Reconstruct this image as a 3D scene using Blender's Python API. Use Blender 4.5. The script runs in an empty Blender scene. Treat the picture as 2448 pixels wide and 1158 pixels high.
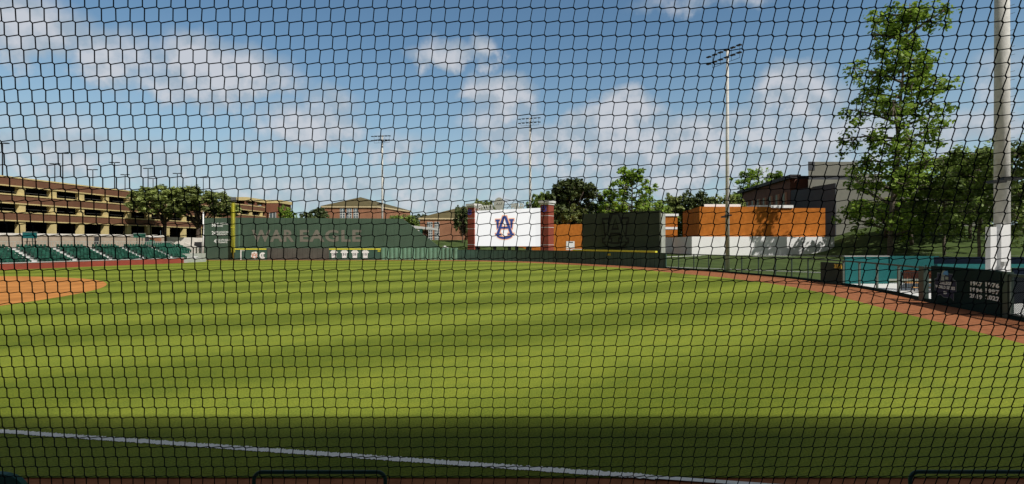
import bpy, math, random
import numpy as np
from mathutils import Vector
random.seed(7); RNG = np.random.default_rng(11)
sc = bpy.context.scene; C = sc.collection
F = 1224.0; EYE = 4.0; HZ = 579.0
R = math.radians

def at(u, Y, v=None, z=None):
    """point at depth Y seen in the 2448 px wide photograph at (u, v)"""
    x = (u-1224)/F*Y
    if z is None: z = EYE-(v-HZ)/F*Y
    return (x, Y, z)

# ------------------------------------------------------------------ materials
MATS = {}
def nn(nt, typ, **kw):
    n = nt.nodes.new(typ)
    for k, v in kw.items():
        if k.startswith('i_'): n.inputs[k[2:].replace('_', ' ')].default_value = v
        else: setattr(n, k, v)
    return n
def newmat(name):
    m = bpy.data.materials.new(name); m.use_nodes = True
    nt = m.node_tree; b = nt.nodes['Principled BSDF']
    MATS[name] = m
    return m, nt, b
def ramp(nt, fac, stops):
    r = nn(nt, 'ShaderNodeValToRGB')
    e = r.color_ramp.elements
    while len(e) < len(stops): e.new(0.5)
    for k, (p, c) in enumerate(stops):
        e[k].position = p; e[k].color = (*c, 1)
    nt.links.new(fac, r.inputs[0]); return r.outputs[0]
def pbr(name, col, rough=0.7, var=0.12, scale=1.5, metal=0.0, bump=0.0, bscale=20, spec=0.3):
    m, nt, b = newmat(name)
    tc = nn(nt, 'ShaderNodeTexCoord'); L = nt.links.new
    no = nn(nt, 'ShaderNodeTexNoise'); no.inputs['Scale'].default_value = scale; no.inputs['Detail'].default_value = 6
    L(tc.outputs['Object'], no.inputs['Vector'])
    a = tuple(c*(1-var*2) for c in col); d = tuple(min(1, c*(1+var*2)) for c in col)
    L(ramp(nt, no.outputs['Fac'], [(0.2, a), (0.8, d)]), b.inputs['Base Color'])
    b.inputs['Roughness'].default_value = rough; b.inputs['Metallic'].default_value = metal
    b.inputs['Specular IOR Level'].default_value = spec
    if bump:
        n2 = nn(nt, 'ShaderNodeTexNoise'); n2.inputs['Scale'].default_value = bscale; n2.inputs['Detail'].default_value = 4
        L(tc.outputs['Object'], n2.inputs['Vector'])
        bp = nn(nt, 'ShaderNodeBump'); bp.inputs['Strength'].default_value = bump; bp.inputs['Distance'].default_value = 0.05
        L(n2.outputs['Fac'], bp.inputs['Height']); L(bp.outputs[0], b.inputs['Normal'])
    return m
def brick(name, c1, c2, mortar, sc_=1.0, rough=0.85):
    m, nt, b = newmat(name); L = nt.links.new
    tc = nn(nt, 'ShaderNodeTexCoord'); s = nn(nt, 'ShaderNodeSeparateXYZ'); L(tc.outputs['Object'], s.inputs[0])
    ad = nn(nt, 'ShaderNodeMath', operation='ADD'); L(s.outputs[0], ad.inputs[0]); L(s.outputs[1], ad.inputs[1])
    cb = nn(nt, 'ShaderNodeCombineXYZ'); L(ad.outputs[0], cb.inputs[0]); L(s.outputs[2], cb.inputs[1])
    br = nn(nt, 'ShaderNodeTexBrick'); L(cb.outputs[0], br.inputs['Vector'])
    br.inputs['Scale'].default_value = sc_; br.inputs['Brick Width'].default_value = 0.42
    br.inputs['Row Height'].default_value = 0.16; br.inputs['Mortar Size'].default_value = 0.012
    br.inputs['Color1'].default_value = (*c1, 1); br.inputs['Color2'].default_value = (*c2, 1)
    br.inputs['Mortar'].default_value = (*mortar, 1)
    no = nn(nt, 'ShaderNodeTexNoise'); no.inputs['Scale'].default_value = 0.35; no.inputs['Detail'].default_value = 8
    L(tc.outputs['Object'], no.inputs['Vector'])
    mx = nn(nt, 'ShaderNodeMix', data_type='RGBA', blend_type='MULTIPLY'); mx.inputs[0].default_value = 1
    L(br.outputs['Color'], mx.inputs[6]); L(ramp(nt, no.outputs['Fac'], [(0.25, (.78,)*3), (0.75, (1.15,)*3)]), mx.inputs[7])
    L(mx.outputs[2], b.inputs['Base Color']); b.inputs['Roughness'].default_value = rough
    b.inputs['Specular IOR Level'].default_value = 0.2
    return m
def emis(name, col, st):
    m, nt, b = newmat(name)
    b.inputs['Base Color'].default_value = (*[c*0.3 for c in col], 1)
    b.inputs['Emission Color'].default_value = (*col, 1); b.inputs['Emission Strength'].default_value = st
    b.inputs['Roughness'].default_value = 0.6
    return m
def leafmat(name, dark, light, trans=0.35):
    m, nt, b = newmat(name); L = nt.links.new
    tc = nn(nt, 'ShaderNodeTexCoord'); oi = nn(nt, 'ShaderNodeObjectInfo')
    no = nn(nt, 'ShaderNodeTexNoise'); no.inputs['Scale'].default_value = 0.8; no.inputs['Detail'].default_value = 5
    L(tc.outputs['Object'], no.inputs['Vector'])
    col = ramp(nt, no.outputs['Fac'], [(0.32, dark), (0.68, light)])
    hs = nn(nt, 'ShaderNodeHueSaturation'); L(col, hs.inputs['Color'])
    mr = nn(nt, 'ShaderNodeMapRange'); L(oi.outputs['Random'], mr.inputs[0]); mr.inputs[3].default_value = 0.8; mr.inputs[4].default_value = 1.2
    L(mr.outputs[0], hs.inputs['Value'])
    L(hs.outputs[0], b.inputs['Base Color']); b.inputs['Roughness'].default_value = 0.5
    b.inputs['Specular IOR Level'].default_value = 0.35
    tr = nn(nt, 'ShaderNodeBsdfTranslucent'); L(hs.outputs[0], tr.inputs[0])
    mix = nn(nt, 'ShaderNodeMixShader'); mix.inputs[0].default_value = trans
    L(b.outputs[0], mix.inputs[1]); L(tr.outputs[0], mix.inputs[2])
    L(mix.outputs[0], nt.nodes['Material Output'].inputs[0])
    return m

def grassmat():
    m, nt, b = newmat('field_grass'); L = nt.links.new
    tc = nn(nt, 'ShaderNodeTexCoord'); s = nn(nt, 'ShaderNodeSeparateXYZ'); L(tc.outputs['Object'], s.inputs[0])
    def mth(op, a, bb=None):
        n = nn(nt, 'ShaderNodeMath', operation=op)
        for k, x in enumerate((a, bb)):
            if x is None: continue
            if isinstance(x, (int, float)): n.inputs[k].default_value = x
            else: L(x, n.inputs[k])
        return n.outputs[0]
    wob = nn(nt, 'ShaderNodeTexNoise'); wob.inputs['Scale'].default_value = 0.12; wob.inputs['Detail'].default_value = 3
    L(tc.outputs['Object'], wob.inputs['Vector'])
    nP = mth('ADD', mth('MULTIPLY', s.outputs[0], -0.586), mth('MULTIPLY', s.outputs[1], 0.810))
    nP = mth('ADD', nP, mth('MULTIPLY', mth('SUBTRACT', wob.outputs['Fac'], 0.5), 2.4))
    ph = mth('MULTIPLY', mth('SUBTRACT', nP, 8.0), 2*math.pi/10.4)
    cs = mth('COSINE', ph)                 # +1 = dark stripe centre
    st = nn(nt, 'ShaderNodeMapRange', interpolation_type='SMOOTHSTEP'); L(cs, st.inputs[0])
    st.inputs[1].default_value = -0.95; st.inputs[2].default_value = 0.95
    n1 = nn(nt, 'ShaderNodeTexNoise'); n1.inputs['Scale'].default_value = 22; n1.inputs['Detail'].default_value = 6; n1.inputs['Roughness'].default_value = .75
    mp = nn(nt, 'ShaderNodeMapping'); mp.inputs['Scale'].default_value = (1, 1, 1); L(tc.outputs['Object'], mp.inputs[0]); L(mp.outputs[0], n1.inputs['Vector'])
    n2 = nn(nt, 'ShaderNodeTexNoise'); n2.inputs['Scale'].default_value = 0.9; n2.inputs['Detail'].default_value = 8; n2.inputs['Roughness'].default_value = .65
    L(tc.outputs['Object'], n2.inputs['Vector'])
    mx = nn(nt, 'ShaderNodeMix', data_type='RGBA'); L(st.outputs[0], mx.inputs[0])
    mx.inputs[6].default_value = (0.194, 0.234, 0.030, 1); mx.inputs[7].default_value = (0.122, 0.156, 0.0175, 1)
    m2 = nn(nt, 'ShaderNodeMix', data_type='RGBA', blend_type='MULTIPLY'); m2.inputs[0].default_value = 1
    L(mx.outputs[2], m2.inputs[6]); L(ramp(nt, n1.outputs['Fac'], [(0.3, (.42, .46, .4)), (0.5, (1, 1, 1)), (0.7, (1.70, 1.60, 1.45))]), m2.inputs[7])
    m3 = nn(nt, 'ShaderNodeMix', data_type='RGBA', blend_type='MULTIPLY'); m3.inputs[0].default_value = 1
    L(m2.outputs[2], m3.inputs[6]); L(ramp(nt, n2.outputs['Fac'], [(0.28, (.80, .86, .9)), (0.72, (1.17, 1.12, 1.05))]), m3.inputs[7])
    L(m3.outputs[2], b.inputs['Base Color']); b.inputs['Roughness'].default_value = 0.95; b.inputs['Specular IOR Level'].default_value = 0.08
    bp = nn(nt, 'ShaderNodeBump'); bp.inputs['Strength'].default_value = 0.5; bp.inputs['Distance'].default_value = 0.03
    L(n1.outputs['Fac'], bp.inputs['Height']); L(bp.outputs[0], b.inputs['Normal'])
    return m

grassmat()
pbr('hill_grass', (0.060, 0.088, 0.028), 0.95, 0.25, 0.35, spec=0.05)
pbr('track_clay', (0.285, 0.112, 0.052), 0.95, 0.2, 3.0, bump=.3, spec=.05)
pbr('infield_clay', (0.47, 0.20, 0.058), 0.95, 0.17, 0.5, bump=.2, spec=.05)
pbr('far_track', (0.24, 0.19, 0.13), 0.95, 0.12, 1.0, spec=.05)
pbr('chalk', (0.88, 0.86, 0.78), 0.9, 0.06, 20)
pbr('concrete', (0.42, 0.42, 0.41), 0.85, 0.1, 1.2)
pbr('pale_concrete', (0.62, 0.62, 0.60), 0.85, 0.07, 0.9)
pbr('kerb', (0.36, 0.38, 0.34), 0.85, 0.1, 1.2)
pbr('green_wall', (0.062, 0.100, 0.070), 0.7, 0.10, 0.25, spec=.2)
pbr('green_wall_dark', (0.026, 0.052, 0.036), 0.65, 0.10, 0.5)
pbr('padding_green', (0.050, 0.104, 0.078), 0.55, 0.12, 0.6, bump=.15, bscale=3)
pbr('padding_light', (0.13, 0.24, 0.165), 0.5, 0.12, 1.0)
pbr('padding_grey', (0.085, 0.080, 0.068), 0.7, 0.12, 0.6)
pbr('panel_dark', (0.005, 0.019, 0.015), 0.75, 0.12, 0.8, spec=.12)
pbr('board_dark', (0.040, 0.051, 0.035), 0.9, 0.1, 0.6)
pbr('outline_black', (0.003, 0.004, 0.003), 0.6, 0.05, 1)
pbr('letter_grey', (0.175, 0.160, 0.135), 0.7, 0.05, 1)
pbr('letter_white', (0.80, 0.80, 0.78), 0.6, 0.03, 1)
pbr('line_yellow', (0.66, 0.62, 0.06), 0.6, 0.05, 1)
pbr('pole_yellow', (0.46, 0.42, 0.02), 0.5, 0.05, 1)
pbr('screen_yellow', (0.30, 0.275, 0.015), 0.5, 0.10, 6)
pbr('sign_yellow', (0.75, 0.48, 0.05), 0.5, 0.05, 1)
pbr('rail_green', (0.030, 0.052, 0.042), 0.4, 0.1, 3, spec=.5)
pbr('post_grey_green', (0.11, 0.14, 0.12), 0.5, 0.1, 3, spec=.5)
pbr('pipe_green', (0.004, 0.034, 0.024), 0.45, 0.1, 5, spec=.25)
m_ = pbr('seat_green', (0.018, 0.080, 0.055), 0.45, 0.15, 1.0, spec=.4)
_nt = m_.node_tree; _b = _nt.nodes['Principled BSDF']; _src = _b.inputs['Base Color'].links[0].from_socket
_h = nn(_nt, 'ShaderNodeHueSaturation'); _o = nn(_nt, 'ShaderNodeObjectInfo'); _r = nn(_nt, 'ShaderNodeMapRange'); _r.inputs[3].default_value = .55; _r.inputs[4].default_value = 1.6
_nt.links.new(_o.outputs['Random'], _r.inputs[0]); _nt.links.new(_r.outputs[0], _h.inputs['Value']); _nt.links.new(_src, _h.inputs['Color']); _nt.links.new(_h.outputs[0], _b.inputs['Base Color'])
pbr('near_seat_green', (0.006, 0.07, 0.045), 0.4, 0.05, 2, spec=.3)
pbr('teal', (0.007, 0.115, 0.118), 0.6, 0.06, 0.4)
pbr('navy', (0.002, 0.006, 0.015), 0.9, 0.1, 0.6, spec=.1)
pbr('orange_stucco', (0.44, 0.143, 0.024), 0.9, 0.12, 1.1, bump=.15, spec=.1)
pbr('white_plaster', (0.84, 0.84, 0.84), 0.8, 0.03, 0.3, spec=.2)
pbr('white_metal', (0.78, 0.78, 0.78), 0.5, 0.03, 1)
pbr('grey_panel', (0.185, 0.185, 0.158), 0.8, 0.06, 0.4)
pbr('shaded_and_dark_grey', (0.056, 0.060, 0.069), 0.8, 0.06, 0.4)  # darker grey with wall shade put in; also for dark posts
pbr('dark_roof', (0.045, 0.045, 0.048), 0.8, 0.1, 0.5)
pbr('olive_roof', (0.105, 0.085, 0.036), 0.85, 0.12, 0.6)
pbr('cream', (0.62, 0.50, 0.235), 0.85, 0.08, 0.7)
pbr('cream_trim', (0.62, 0.50, 0.30), 0.85, 0.05, 0.7)
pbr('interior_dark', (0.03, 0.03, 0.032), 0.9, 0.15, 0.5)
pbr('tan_wall', (0.34, 0.275, 0.21), 0.9, 0.1, 1.2)
pbr('white_wall', (0.66, 0.62, 0.56), 0.9, 0.08, 1.0)
pbr('concrete_pole', (0.56, 0.55, 0.52), 0.8, 0.09, 3.0, bump=.3, bscale=14)
pbr('lamp_black', (0.012, 0.013, 0.014), 0.5, 0.1, 3)
pbr('lamp_grey', (0.12, 0.12, 0.12), 0.5, 0.1, 3)
pbr('bark', (0.075, 0.055, 0.042), 0.95, 0.3, 4, bump=.5)
pbr('bark_pale', (0.16, 0.13, 0.105), 0.95, 0.3, 4, bump=.5)
pbr('glass', (0.10, 0.13, 0.15), 0.12, 0.2, 0.6, spec=.8)
pbr('wing_pane', (0.13, 0.14, 0.07), 0.5, 0.2, 0.6, spec=.3)
pbr('window_white', (0.66, 0.66, 0.64), 0.6, 0.04, 1)
pbr('net_cord', (0.006, 0.010, 0.012), 0.8, 0.1, 3, spec=.1)
pbr('brown_bench', (0.22, 0.065, 0.03), 0.6, 0.1, 1)
pbr('tan_wood', (0.50, 0.26, 0.09), 0.6, 0.1, 3)
pbr('jersey_white', (0.78, 0.78, 0.78), 0.8, 0.03, 1)
pbr('digit_dark', (0.03, 0.035, 0.06), 0.8, 0.03, 1)
pbr('logo_navy', (0.012, 0.022, 0.10), 0.6, 0.05, 1)
pbr('logo_lilac', (0.10, 0.09, 0.42), 0.6, 0.05, 1)
pbr('logo_orange', (0.55, 0.27, 0.17), 0.6, 0.05, 1)
pbr('light_blue', (0.10, 0.30, 0.62), 0.6, 0.15, 3)
pbr('pale_tile', (0.30, 0.36, 0.33), 0.6, 0.15, 3)
pbr('silver_line', (0.16, 0.19, 0.21), 0.5, 0.05, 3)
pbr('badge_navy', (0.008, 0.010, 0.045), 0.6, 0.2, 6)
brick('brick_garage', (0.17, 0.075, 0.042), (0.20, 0.09, 0.05), (0.19, 0.12, 0.08), 1)
brick('brick_red', (0.30, 0.062, 0.038), (0.26, 0.055, 0.035), (0.27, 0.10, 0.07), 1)
brick('brick_house', (0.36, 0.165, 0.090), (0.31, 0.14, 0.078), (0.35, 0.20, 0.14), 1)
brick('brick_tower', (0.23, 0.088, 0.052), (0.20, 0.078, 0.046), (0.22, 0.12, 0.08), 1)
brick('brick_brown', (0.15, 0.065, 0.042), (0.13, 0.055, 0.038), (0.13, 0.08, 0.06), 1)
emis('screen_white', (1.0, 1.0, 1.0), 0.80)
emis('screen_navy', (0.035, 0.065, 0.235), 0.8)
emis('screen_orange', (0.95, 0.50, 0.30), 0.8)
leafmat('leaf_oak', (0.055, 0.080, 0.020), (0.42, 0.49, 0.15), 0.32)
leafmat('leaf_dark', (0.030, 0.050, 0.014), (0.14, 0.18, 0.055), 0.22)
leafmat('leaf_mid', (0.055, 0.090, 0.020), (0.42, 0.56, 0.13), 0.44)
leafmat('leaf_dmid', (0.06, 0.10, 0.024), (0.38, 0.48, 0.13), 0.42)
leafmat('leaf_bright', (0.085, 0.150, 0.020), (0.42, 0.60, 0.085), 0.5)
def chainmat():
    m, nt, b = newmat('chain_link'); L = nt.links.new
    b.inputs['Base Color'].default_value = (.02, .03, .04, 1)
    tc = nn(nt, 'ShaderNodeTexCoord'); s = nn(nt, 'ShaderNodeSeparateXYZ'); L(tc.outputs['Object'], s.inputs[0])
    outs = []
    for sg in (1, -1):
        a = nn(nt, 'ShaderNodeMath', operation='MULTIPLY'); L(s.outputs[2], a.inputs[0]); a.inputs[1].default_value = sg
        d = nn(nt, 'ShaderNodeMath', operation='ADD'); L(s.outputs[1], d.inputs[0]); L(a.outputs[0], d.inputs[1])
        e = nn(nt, 'ShaderNodeMath', operation='MULTIPLY'); L(d.outputs[0], e.inputs[0]); e.inputs[1].default_value = 9.0
        f = nn(nt, 'ShaderNodeMath', operation='FRACT'); L(e.outputs[0], f.inputs[0])
        g = nn(nt, 'ShaderNodeMath', operation='LESS_THAN'); L(f.outputs[0], g.inputs[0]); g.inputs[1].default_value = 0.32
        outs.append(g.outputs[0])
    mx = nn(nt, 'ShaderNodeMath', operation='MAXIMUM'); L(outs[0], mx.inputs[0]); L(outs[1], mx.inputs[1])
    tr = nn(nt, 'ShaderNodeBsdfTransparent'); ms = nn(nt, 'ShaderNodeMixShader')
    L(mx.outputs[0], ms.inputs[0]); L(tr.outputs[0], ms.inputs[1]); L(b.outputs[0], ms.inputs[2])
    L(ms.outputs[0], nt.nodes['Material Output'].inputs[0])
chainmat()

# ------------------------------------------------------------------ object helpers
def tag(o, label=None, cat=None, group=None, kind=None):
    if label: o['label'] = label
    if cat: o['category'] = cat
    if group: o['group'] = group
    if kind: o['kind'] = kind
    return o
def thing(name, label, cat, loc=(0, 0, 0), group=None):
    o = bpy.data.objects.new(name, None); C.objects.link(o); o.location = loc
    return tag(o, label, cat, group)
class MB:
    def __init__(s): s.v = []; s.f = []
    def add(s, vs, fs):
        b = len(s.v); s.v += [tuple(p) for p in vs]; s.f += [tuple(i+b for i in f) for f in fs]; return s
    def box(s, x0, y0, z0, x1, y1, z1):
        return s.add([(x0,y0,z0),(x1,y0,z0),(x1,y1,z0),(x0,y1,z0),(x0,y0,z1),(x1,y0,z1),(x1,y1,z1),(x0,y1,z1)],
                     [(0,3,2,1),(4,5,6,7),(0,1,5,4),(1,2,6,5),(2,3,7,6),(3,0,4,7)])
    def obox(s, a, b, t, z0, z1, off=0.0):
        """box along the ground line a->b, thickness t to the left of it starting at offset off"""
        dx, dy = b[0]-a[0], b[1]-a[1]; l = math.hypot(dx, dy) or 1; nx, ny = -dy/l, dx/l
        P = [(a[0]+nx*off, a[1]+ny*off), (b[0]+nx*off, b[1]+ny*off), (b[0]+nx*(off+t), b[1]+ny*(off+t)), (a[0]+nx*(off+t), a[1]+ny*(off+t))]
        return s.prism(P, z0, z1)
    def prism(s, poly, z0, z1):
        n = len(poly); z0s = z0 if isinstance(z0, (list, tuple)) else [z0]*n; z1s = z1 if isinstance(z1, (list, tuple)) else [z1]*n
        vs = [(p[0], p[1], a) for p, a in zip(poly, z0s)] + [(p[0], p[1], a) for p, a in zip(poly, z1s)]
        return s.add(vs, [tuple(range(n))[::-1], tuple(range(n, 2*n))] + [(i, (i+1) % n, n+(i+1) % n, n+i) for i in range(n)])
    def tube(s, p0, p1, r0, r1=None, n=8, cap=True):
        r1 = r0 if r1 is None else r1
        a = Vector(p0); b = Vector(p1); d = (b-a)
        if d.length < 1e-6: return s
        d.normalize(); u = d.orthogonal().normalized(); w = d.cross(u)
        vs = [a+(u*math.cos(2*math.pi*k/n)+w*math.sin(2*math.pi*k/n))*r0 for k in range(n)]
        vs += [b+(u*math.cos(2*math.pi*k/n)+w*math.sin(2*math.pi*k/n))*r1 for k in range(n)]
        fs = [(k, (k+1) % n, n+(k+1) % n, n+k) for k in range(n)]
        if cap: fs += [tuple(range(n))[::-1], tuple(range(n, 2*n))]
        return s.add(vs, fs)
    def path(s, pts, r, n=8):
        pts = [Vector(p) for p in pts]; rr = r if isinstance(r, (list, tuple)) else [r]*len(pts); rings = []
        u = None
        for i, p in enumerate(pts):
            d = (pts[min(i+1, len(pts)-1)]-pts[max(i-1, 0)]).normalized()
            u = d.orthogonal().normalized() if u is None else (u-d*u.dot(d)).normalized()
            w = d.cross(u); rings.append([p+(u*math.cos(2*math.pi*k/n)+w*math.sin(2*math.pi*k/n))*rr[i] for k in range(n)])
        vs = [q for g in rings for q in g]; fs = []
        for i in range(len(pts)-1):
            fs += [(i*n+k, i*n+(k+1) % n, (i+1)*n+(k+1) % n, (i+1)*n+k) for k in range(n)]
        fs += [tuple(range(n))[::-1], tuple(range(len(vs)-n, len(vs)))]
        return s.add(vs, fs)
    def build(s, name, mat, parent=None, label=None, cat=None, group=None, kind=None, smooth=False):
        me = bpy.data.meshes.new(name)
        vs = s.v
        if parent is not None:
            w = Vector(parent.location); q = parent.parent
            while q is not None: w = w+Vector(q.location); q = q.parent
            vs = [(x-w.x, y-w.y, z-w.z) for x, y, z in vs]
        me.from_pydata(vs, [], s.f); me.validate()
        import bmesh
        bm = bmesh.new(); bm.from_mesh(me); bmesh.ops.recalc_face_normals(bm, faces=bm.faces); bm.to_mesh(me); bm.free()
        if smooth: me.polygons.foreach_set('use_smooth', [True]*len(me.polygons))
        me.materials.append(MATS[mat]); o = bpy.data.objects.new(name, me); C.objects.link(o)
        if parent is not None: o.parent = parent
        return tag(o, label, cat, group, kind)
def quick(name, mat, parent, fn, **kw):
    m = MB(); fn(m); return m.build(name, mat, parent, **kw)

def frame_mesh(polys, origin, xd, ud, depth):
    """flat shapes given in (x, y) metres on a frame -> solid MB. polys: list of outlines"""
    xd = Vector(xd).normalized(); ud = Vector(ud).normalized(); nd = xd.cross(ud).normalized(); o = Vector(origin); m = MB()
    for P in polys:
        n = len(P); fr = [o+xd*x+ud*y+nd*depth for x, y in P]; bk = [o+xd*x+ud*y for x, y in P]
        m.add(fr+bk, [tuple(range(n))] + [(i, n+i, n+(i+1) % n, (i+1) % n) for i in range(n)])
    return m
def place_plain(m, name, mat, parent, label=None):
    me = bpy.data.meshes.new(name); w = Vector(parent.location)
    if parent.parent: w = w+Vector(parent.parent.location)
    me.from_pydata([tuple(Vector(p)-w) for p in m.v], [], m.f); me.materials.append(MATS[mat])
    o = bpy.data.objects.new(name, me); C.objects.link(o); o.parent = parent
    return tag(o, label)
def text(name, s, mat, parent, origin, xd, ud, w, h, depth=0.03, bold=0.03, label=None):
    """lettering filling a w x h rectangle whose lower left corner is origin; stands `depth` proud"""
    cu = bpy.data.curves.new('t', 'FONT'); cu.body = s; cu.size = 1; cu.offset = bold; cu.extrude = 0.0; cu.resolution_u = 3
    cu.space_character = 1.12
    to = bpy.data.objects.new('t', cu); C.objects.link(to)
    bpy.context.view_layer.update()
    me = bpy.data.meshes.new_from_object(to.evaluated_get(bpy.context.evaluated_depsgraph_get()))
    C.objects.unlink(to); bpy.data.objects.remove(to)
    n = len(me.vertices); co = np.empty(n*3); me.vertices.foreach_get('co', co); co = co.reshape(-1, 3)
    mn, mx = co.min(0), co.max(0)
    x = (co[:, 0]-mn[0])/(mx[0]-mn[0])*w; y = (co[:, 1]-mn[1])/(mx[1]-mn[1])*h
    xd = Vector(xd).normalized(); ud = Vector(ud).normalized(); nd = xd.cross(ud)
    wl = Vector(parent.location)+(Vector(parent.parent.location) if parent.parent else Vector())
    o = np.array(origin)-np.array(wl)
    P = o+np.outer(x, xd)+np.outer(y, ud)+np.array(nd)*depth
    faces = [tuple(p.vertices) for p in me.polygons]
    # give the letters thickness: a back copy and rim
    from collections import Counter
    cnt = Counter()
    for f in faces:
        for i in range(len(f)): cnt[tuple(sorted((f[i], f[(i+1) % len(f)])))] += 1
    B = P-np.array(nd)*depth*0.95; rim = []
    for f in faces:
        for i in range(len(f)):
            a, b = f[i], f[(i+1) % len(f)]
            if cnt[tuple(sorted((a, b)))] == 1: rim.append((b, a, a+n, b+n))
    m2 = bpy.data.meshes.new(name); m2.from_pydata([tuple(p) for p in np.vstack([P, B])], [], faces+rim)
    bpy.data.meshes.remove(me); m2.materials.append(MATS[mat])
    ob = bpy.data.objects.new(name, m2); C.objects.link(ob); ob.parent = parent
    return tag(ob, label)

# ------------------------------------------------------------------ fence line of the outfield (u -> depth)
TU = [1050, 1140, 1229, 1330, 1427, 1500, 1589, 1657, 1773, 1890, 2019, 2145, 2197, 2235, 2397, 2448, 2600, 2900]
TY = [115, 112.3, 107.4, 100.3, 91.8, 85.6, 78.2, 72.6, 63.9, 56.2, 47.1, 38.6, 35.3, 33.3, 27.2, 25.8, 21.8, 15.5]
def fy(u): return float(np.interp(u, TU, TY))
def fp(u, off=0.0):
    Y = fy(u); p = Vector(((u-1224)/F*Y, Y)); Y2 = fy(u+6); q = Vector(((u+6-1224)/F*Y2, Y2)); Y0 = fy(u-6); r = Vector(((u-6-1224)/F*Y0, Y0))
    d = (q-r).normalized(); n = Vector((-d.y, d.x))     # away from the field
    return (p.x+n.x*off, p.y+n.y*off)
def strip(m, us, o0, o1, z0, z1):
    A = [fp(u, o0) for u in us]; B = [fp(u, o1) for u in us]
    for i in range(len(us)-1):
        m.prism([A[i], A[i+1], B[i+1], B[i]], z0, z1)
    return m
def fdir(u0, u1):
    a = fp(u0); b = fp(u1); d = Vector((b[0]-a[0], b[1]-a[1], 0)); return d.normalized(), d.length

# ------------------------------------------------------------------ terrain
def sstep(a, b, x):
    t = np.clip((x-a)/(b-a), 0, 1); return t*t*(3-2*t)
def hgt(x, y):
    base = -0.08+0*x
    right = 0.85*sstep(88, 116, y)*sstep(10, 30, x)
    hill = 7.6*sstep(92, 142, y)*sstep(74, 104, x) + 2.2*sstep(60, 110, x)*sstep(50, 95, y)*sstep(92, 60, y)*0
    left = 4.7*sstep(122, 160, y)*sstep(14, -6, x)*sstep(-120, -100, x) + 3.2*sstep(-82, -88, x)*0
    back = 4.0*sstep(150, 230, y)*sstep(-6, 20, x)
    return base+right+hill+left+np.maximum(back-hill-right, 0)
xs = np.concatenate([np.linspace(-700, -130, 12), np.linspace(-120, 200, 129), np.linspace(215, 800, 14)])
ys = np.concatenate([np.linspace(-200, -10, 8), np.linspace(0, 260, 105), np.linspace(280, 1200, 14)])
gx, gy = np.meshgrid(xs, ys); gz = hgt(gx, gy)
nx_, ny_ = len(xs), len(ys)
m = MB(); m.v = list(zip(gx.ravel().tolist(), gy.ravel().tolist(), gz.ravel().tolist()))
m.f = [(j*nx_+i, j*nx_+i+1, (j+1)*nx_+i+1, (j+1)*nx_+i) for j in range(ny_-1) for i in range(nx_-1)]
m.build('terrain', 'hill_grass', kind='structure', smooth=True)

def sheet(name, pts, z, mat):
    m = MB(); m.add([(x, y, z) for x, y in pts], [tuple(range(len(pts)))])
    me = bpy.data.meshes.new(name); me.from_pydata(m.v, [], m.f); me.materials.append(MATS[mat])
    o = bpy.data.objects.new(name, me); C.objects.link(o); tag(o, kind='structure'); return o
fus = list(range(1060, 2900, 30))
fence_out = [fp(u, 0.3) for u in fus]; fence_in = [fp(u, -5.2) for u in fus if u < 1600]+[(20.7, 67.3), (23.6, 58.5), (24.9, 51), (25.0, 45), (24.4, 40), (23.3, 34.5), (22.1, 29.5), (21.5, 26.5), (20.7, 22.7), (20.1, 20.1)]
brick_a, brick_b = (-73.4, 73.4), (-63.5, 98.3)
sheet('warning_track', [(-100, 4.0), (24, 4.0), (24.6, 13)] + fence_out[::-1] + [(-16.5, 115.2), (-70, 115.2), (-64, 99), (-73.4, 73.4), (-92, 27)], -0.02, 'track_clay')
sheet('grass_field', [(-90, 8.7), (18.2, 8.7), (19.2, 14.0)] + fence_in[::-1] + [(-17.5, 111.2), (-67.5, 111.2), (-62.3, 98), (-72.6, 72.6), (-90, 28)], 0.0, 'field_grass')
# infield skin
mound = (-62, 30); pts = []
for k in range(0, 97):
    a = math.radians(-75+k*2.2); pts.append((mound[0]+30.0*math.cos(a), mound[1]+30.0*math.sin(a)))
pts = [p for p in pts if p[1] > 21.5-.16*(p[0]+77.6)-2.5]
sheet('infield_dirt', pts+[(-79, 19)], 0.006, 'infield_clay')
# foul line (chalk): ragged on the grass, crisp on the clay
def fl(x): return 10.37-0.1600*(x+0.0)
def foul_line():
    y_at = lambda x: 10.81+(x+10.81*1.0)*(-2.35/14.72)
    m = MB(); n = 4200; x0, x1 = -76.0, 13.4; prev = None
    for i in range(n+1):
        x = x0+(x1-x0)*i/n; yc = y_at(x); on_clay = yc < 8.7
        hw = 0.062 if on_clay else 0.088; j = 0 if on_clay else 0.022
        a = (x, yc-hw+random.uniform(-j, j), 0.010); b = (x, yc+hw+random.uniform(-j, j)*1.4, 0.010)
        m.v += [a, b]
        if i: k = 2*i; m.f.append((k-2, k, k+1, k-1))
    me = bpy.data.meshes.new('foul_line'); me.from_pydata(m.v, [], m.f); me.materials.append(MATS['chalk'])
    o = bpy.data.objects.new('foul_line', me); C.objects.link(o); tag(o, kind='structure')
foul_line()

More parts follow.
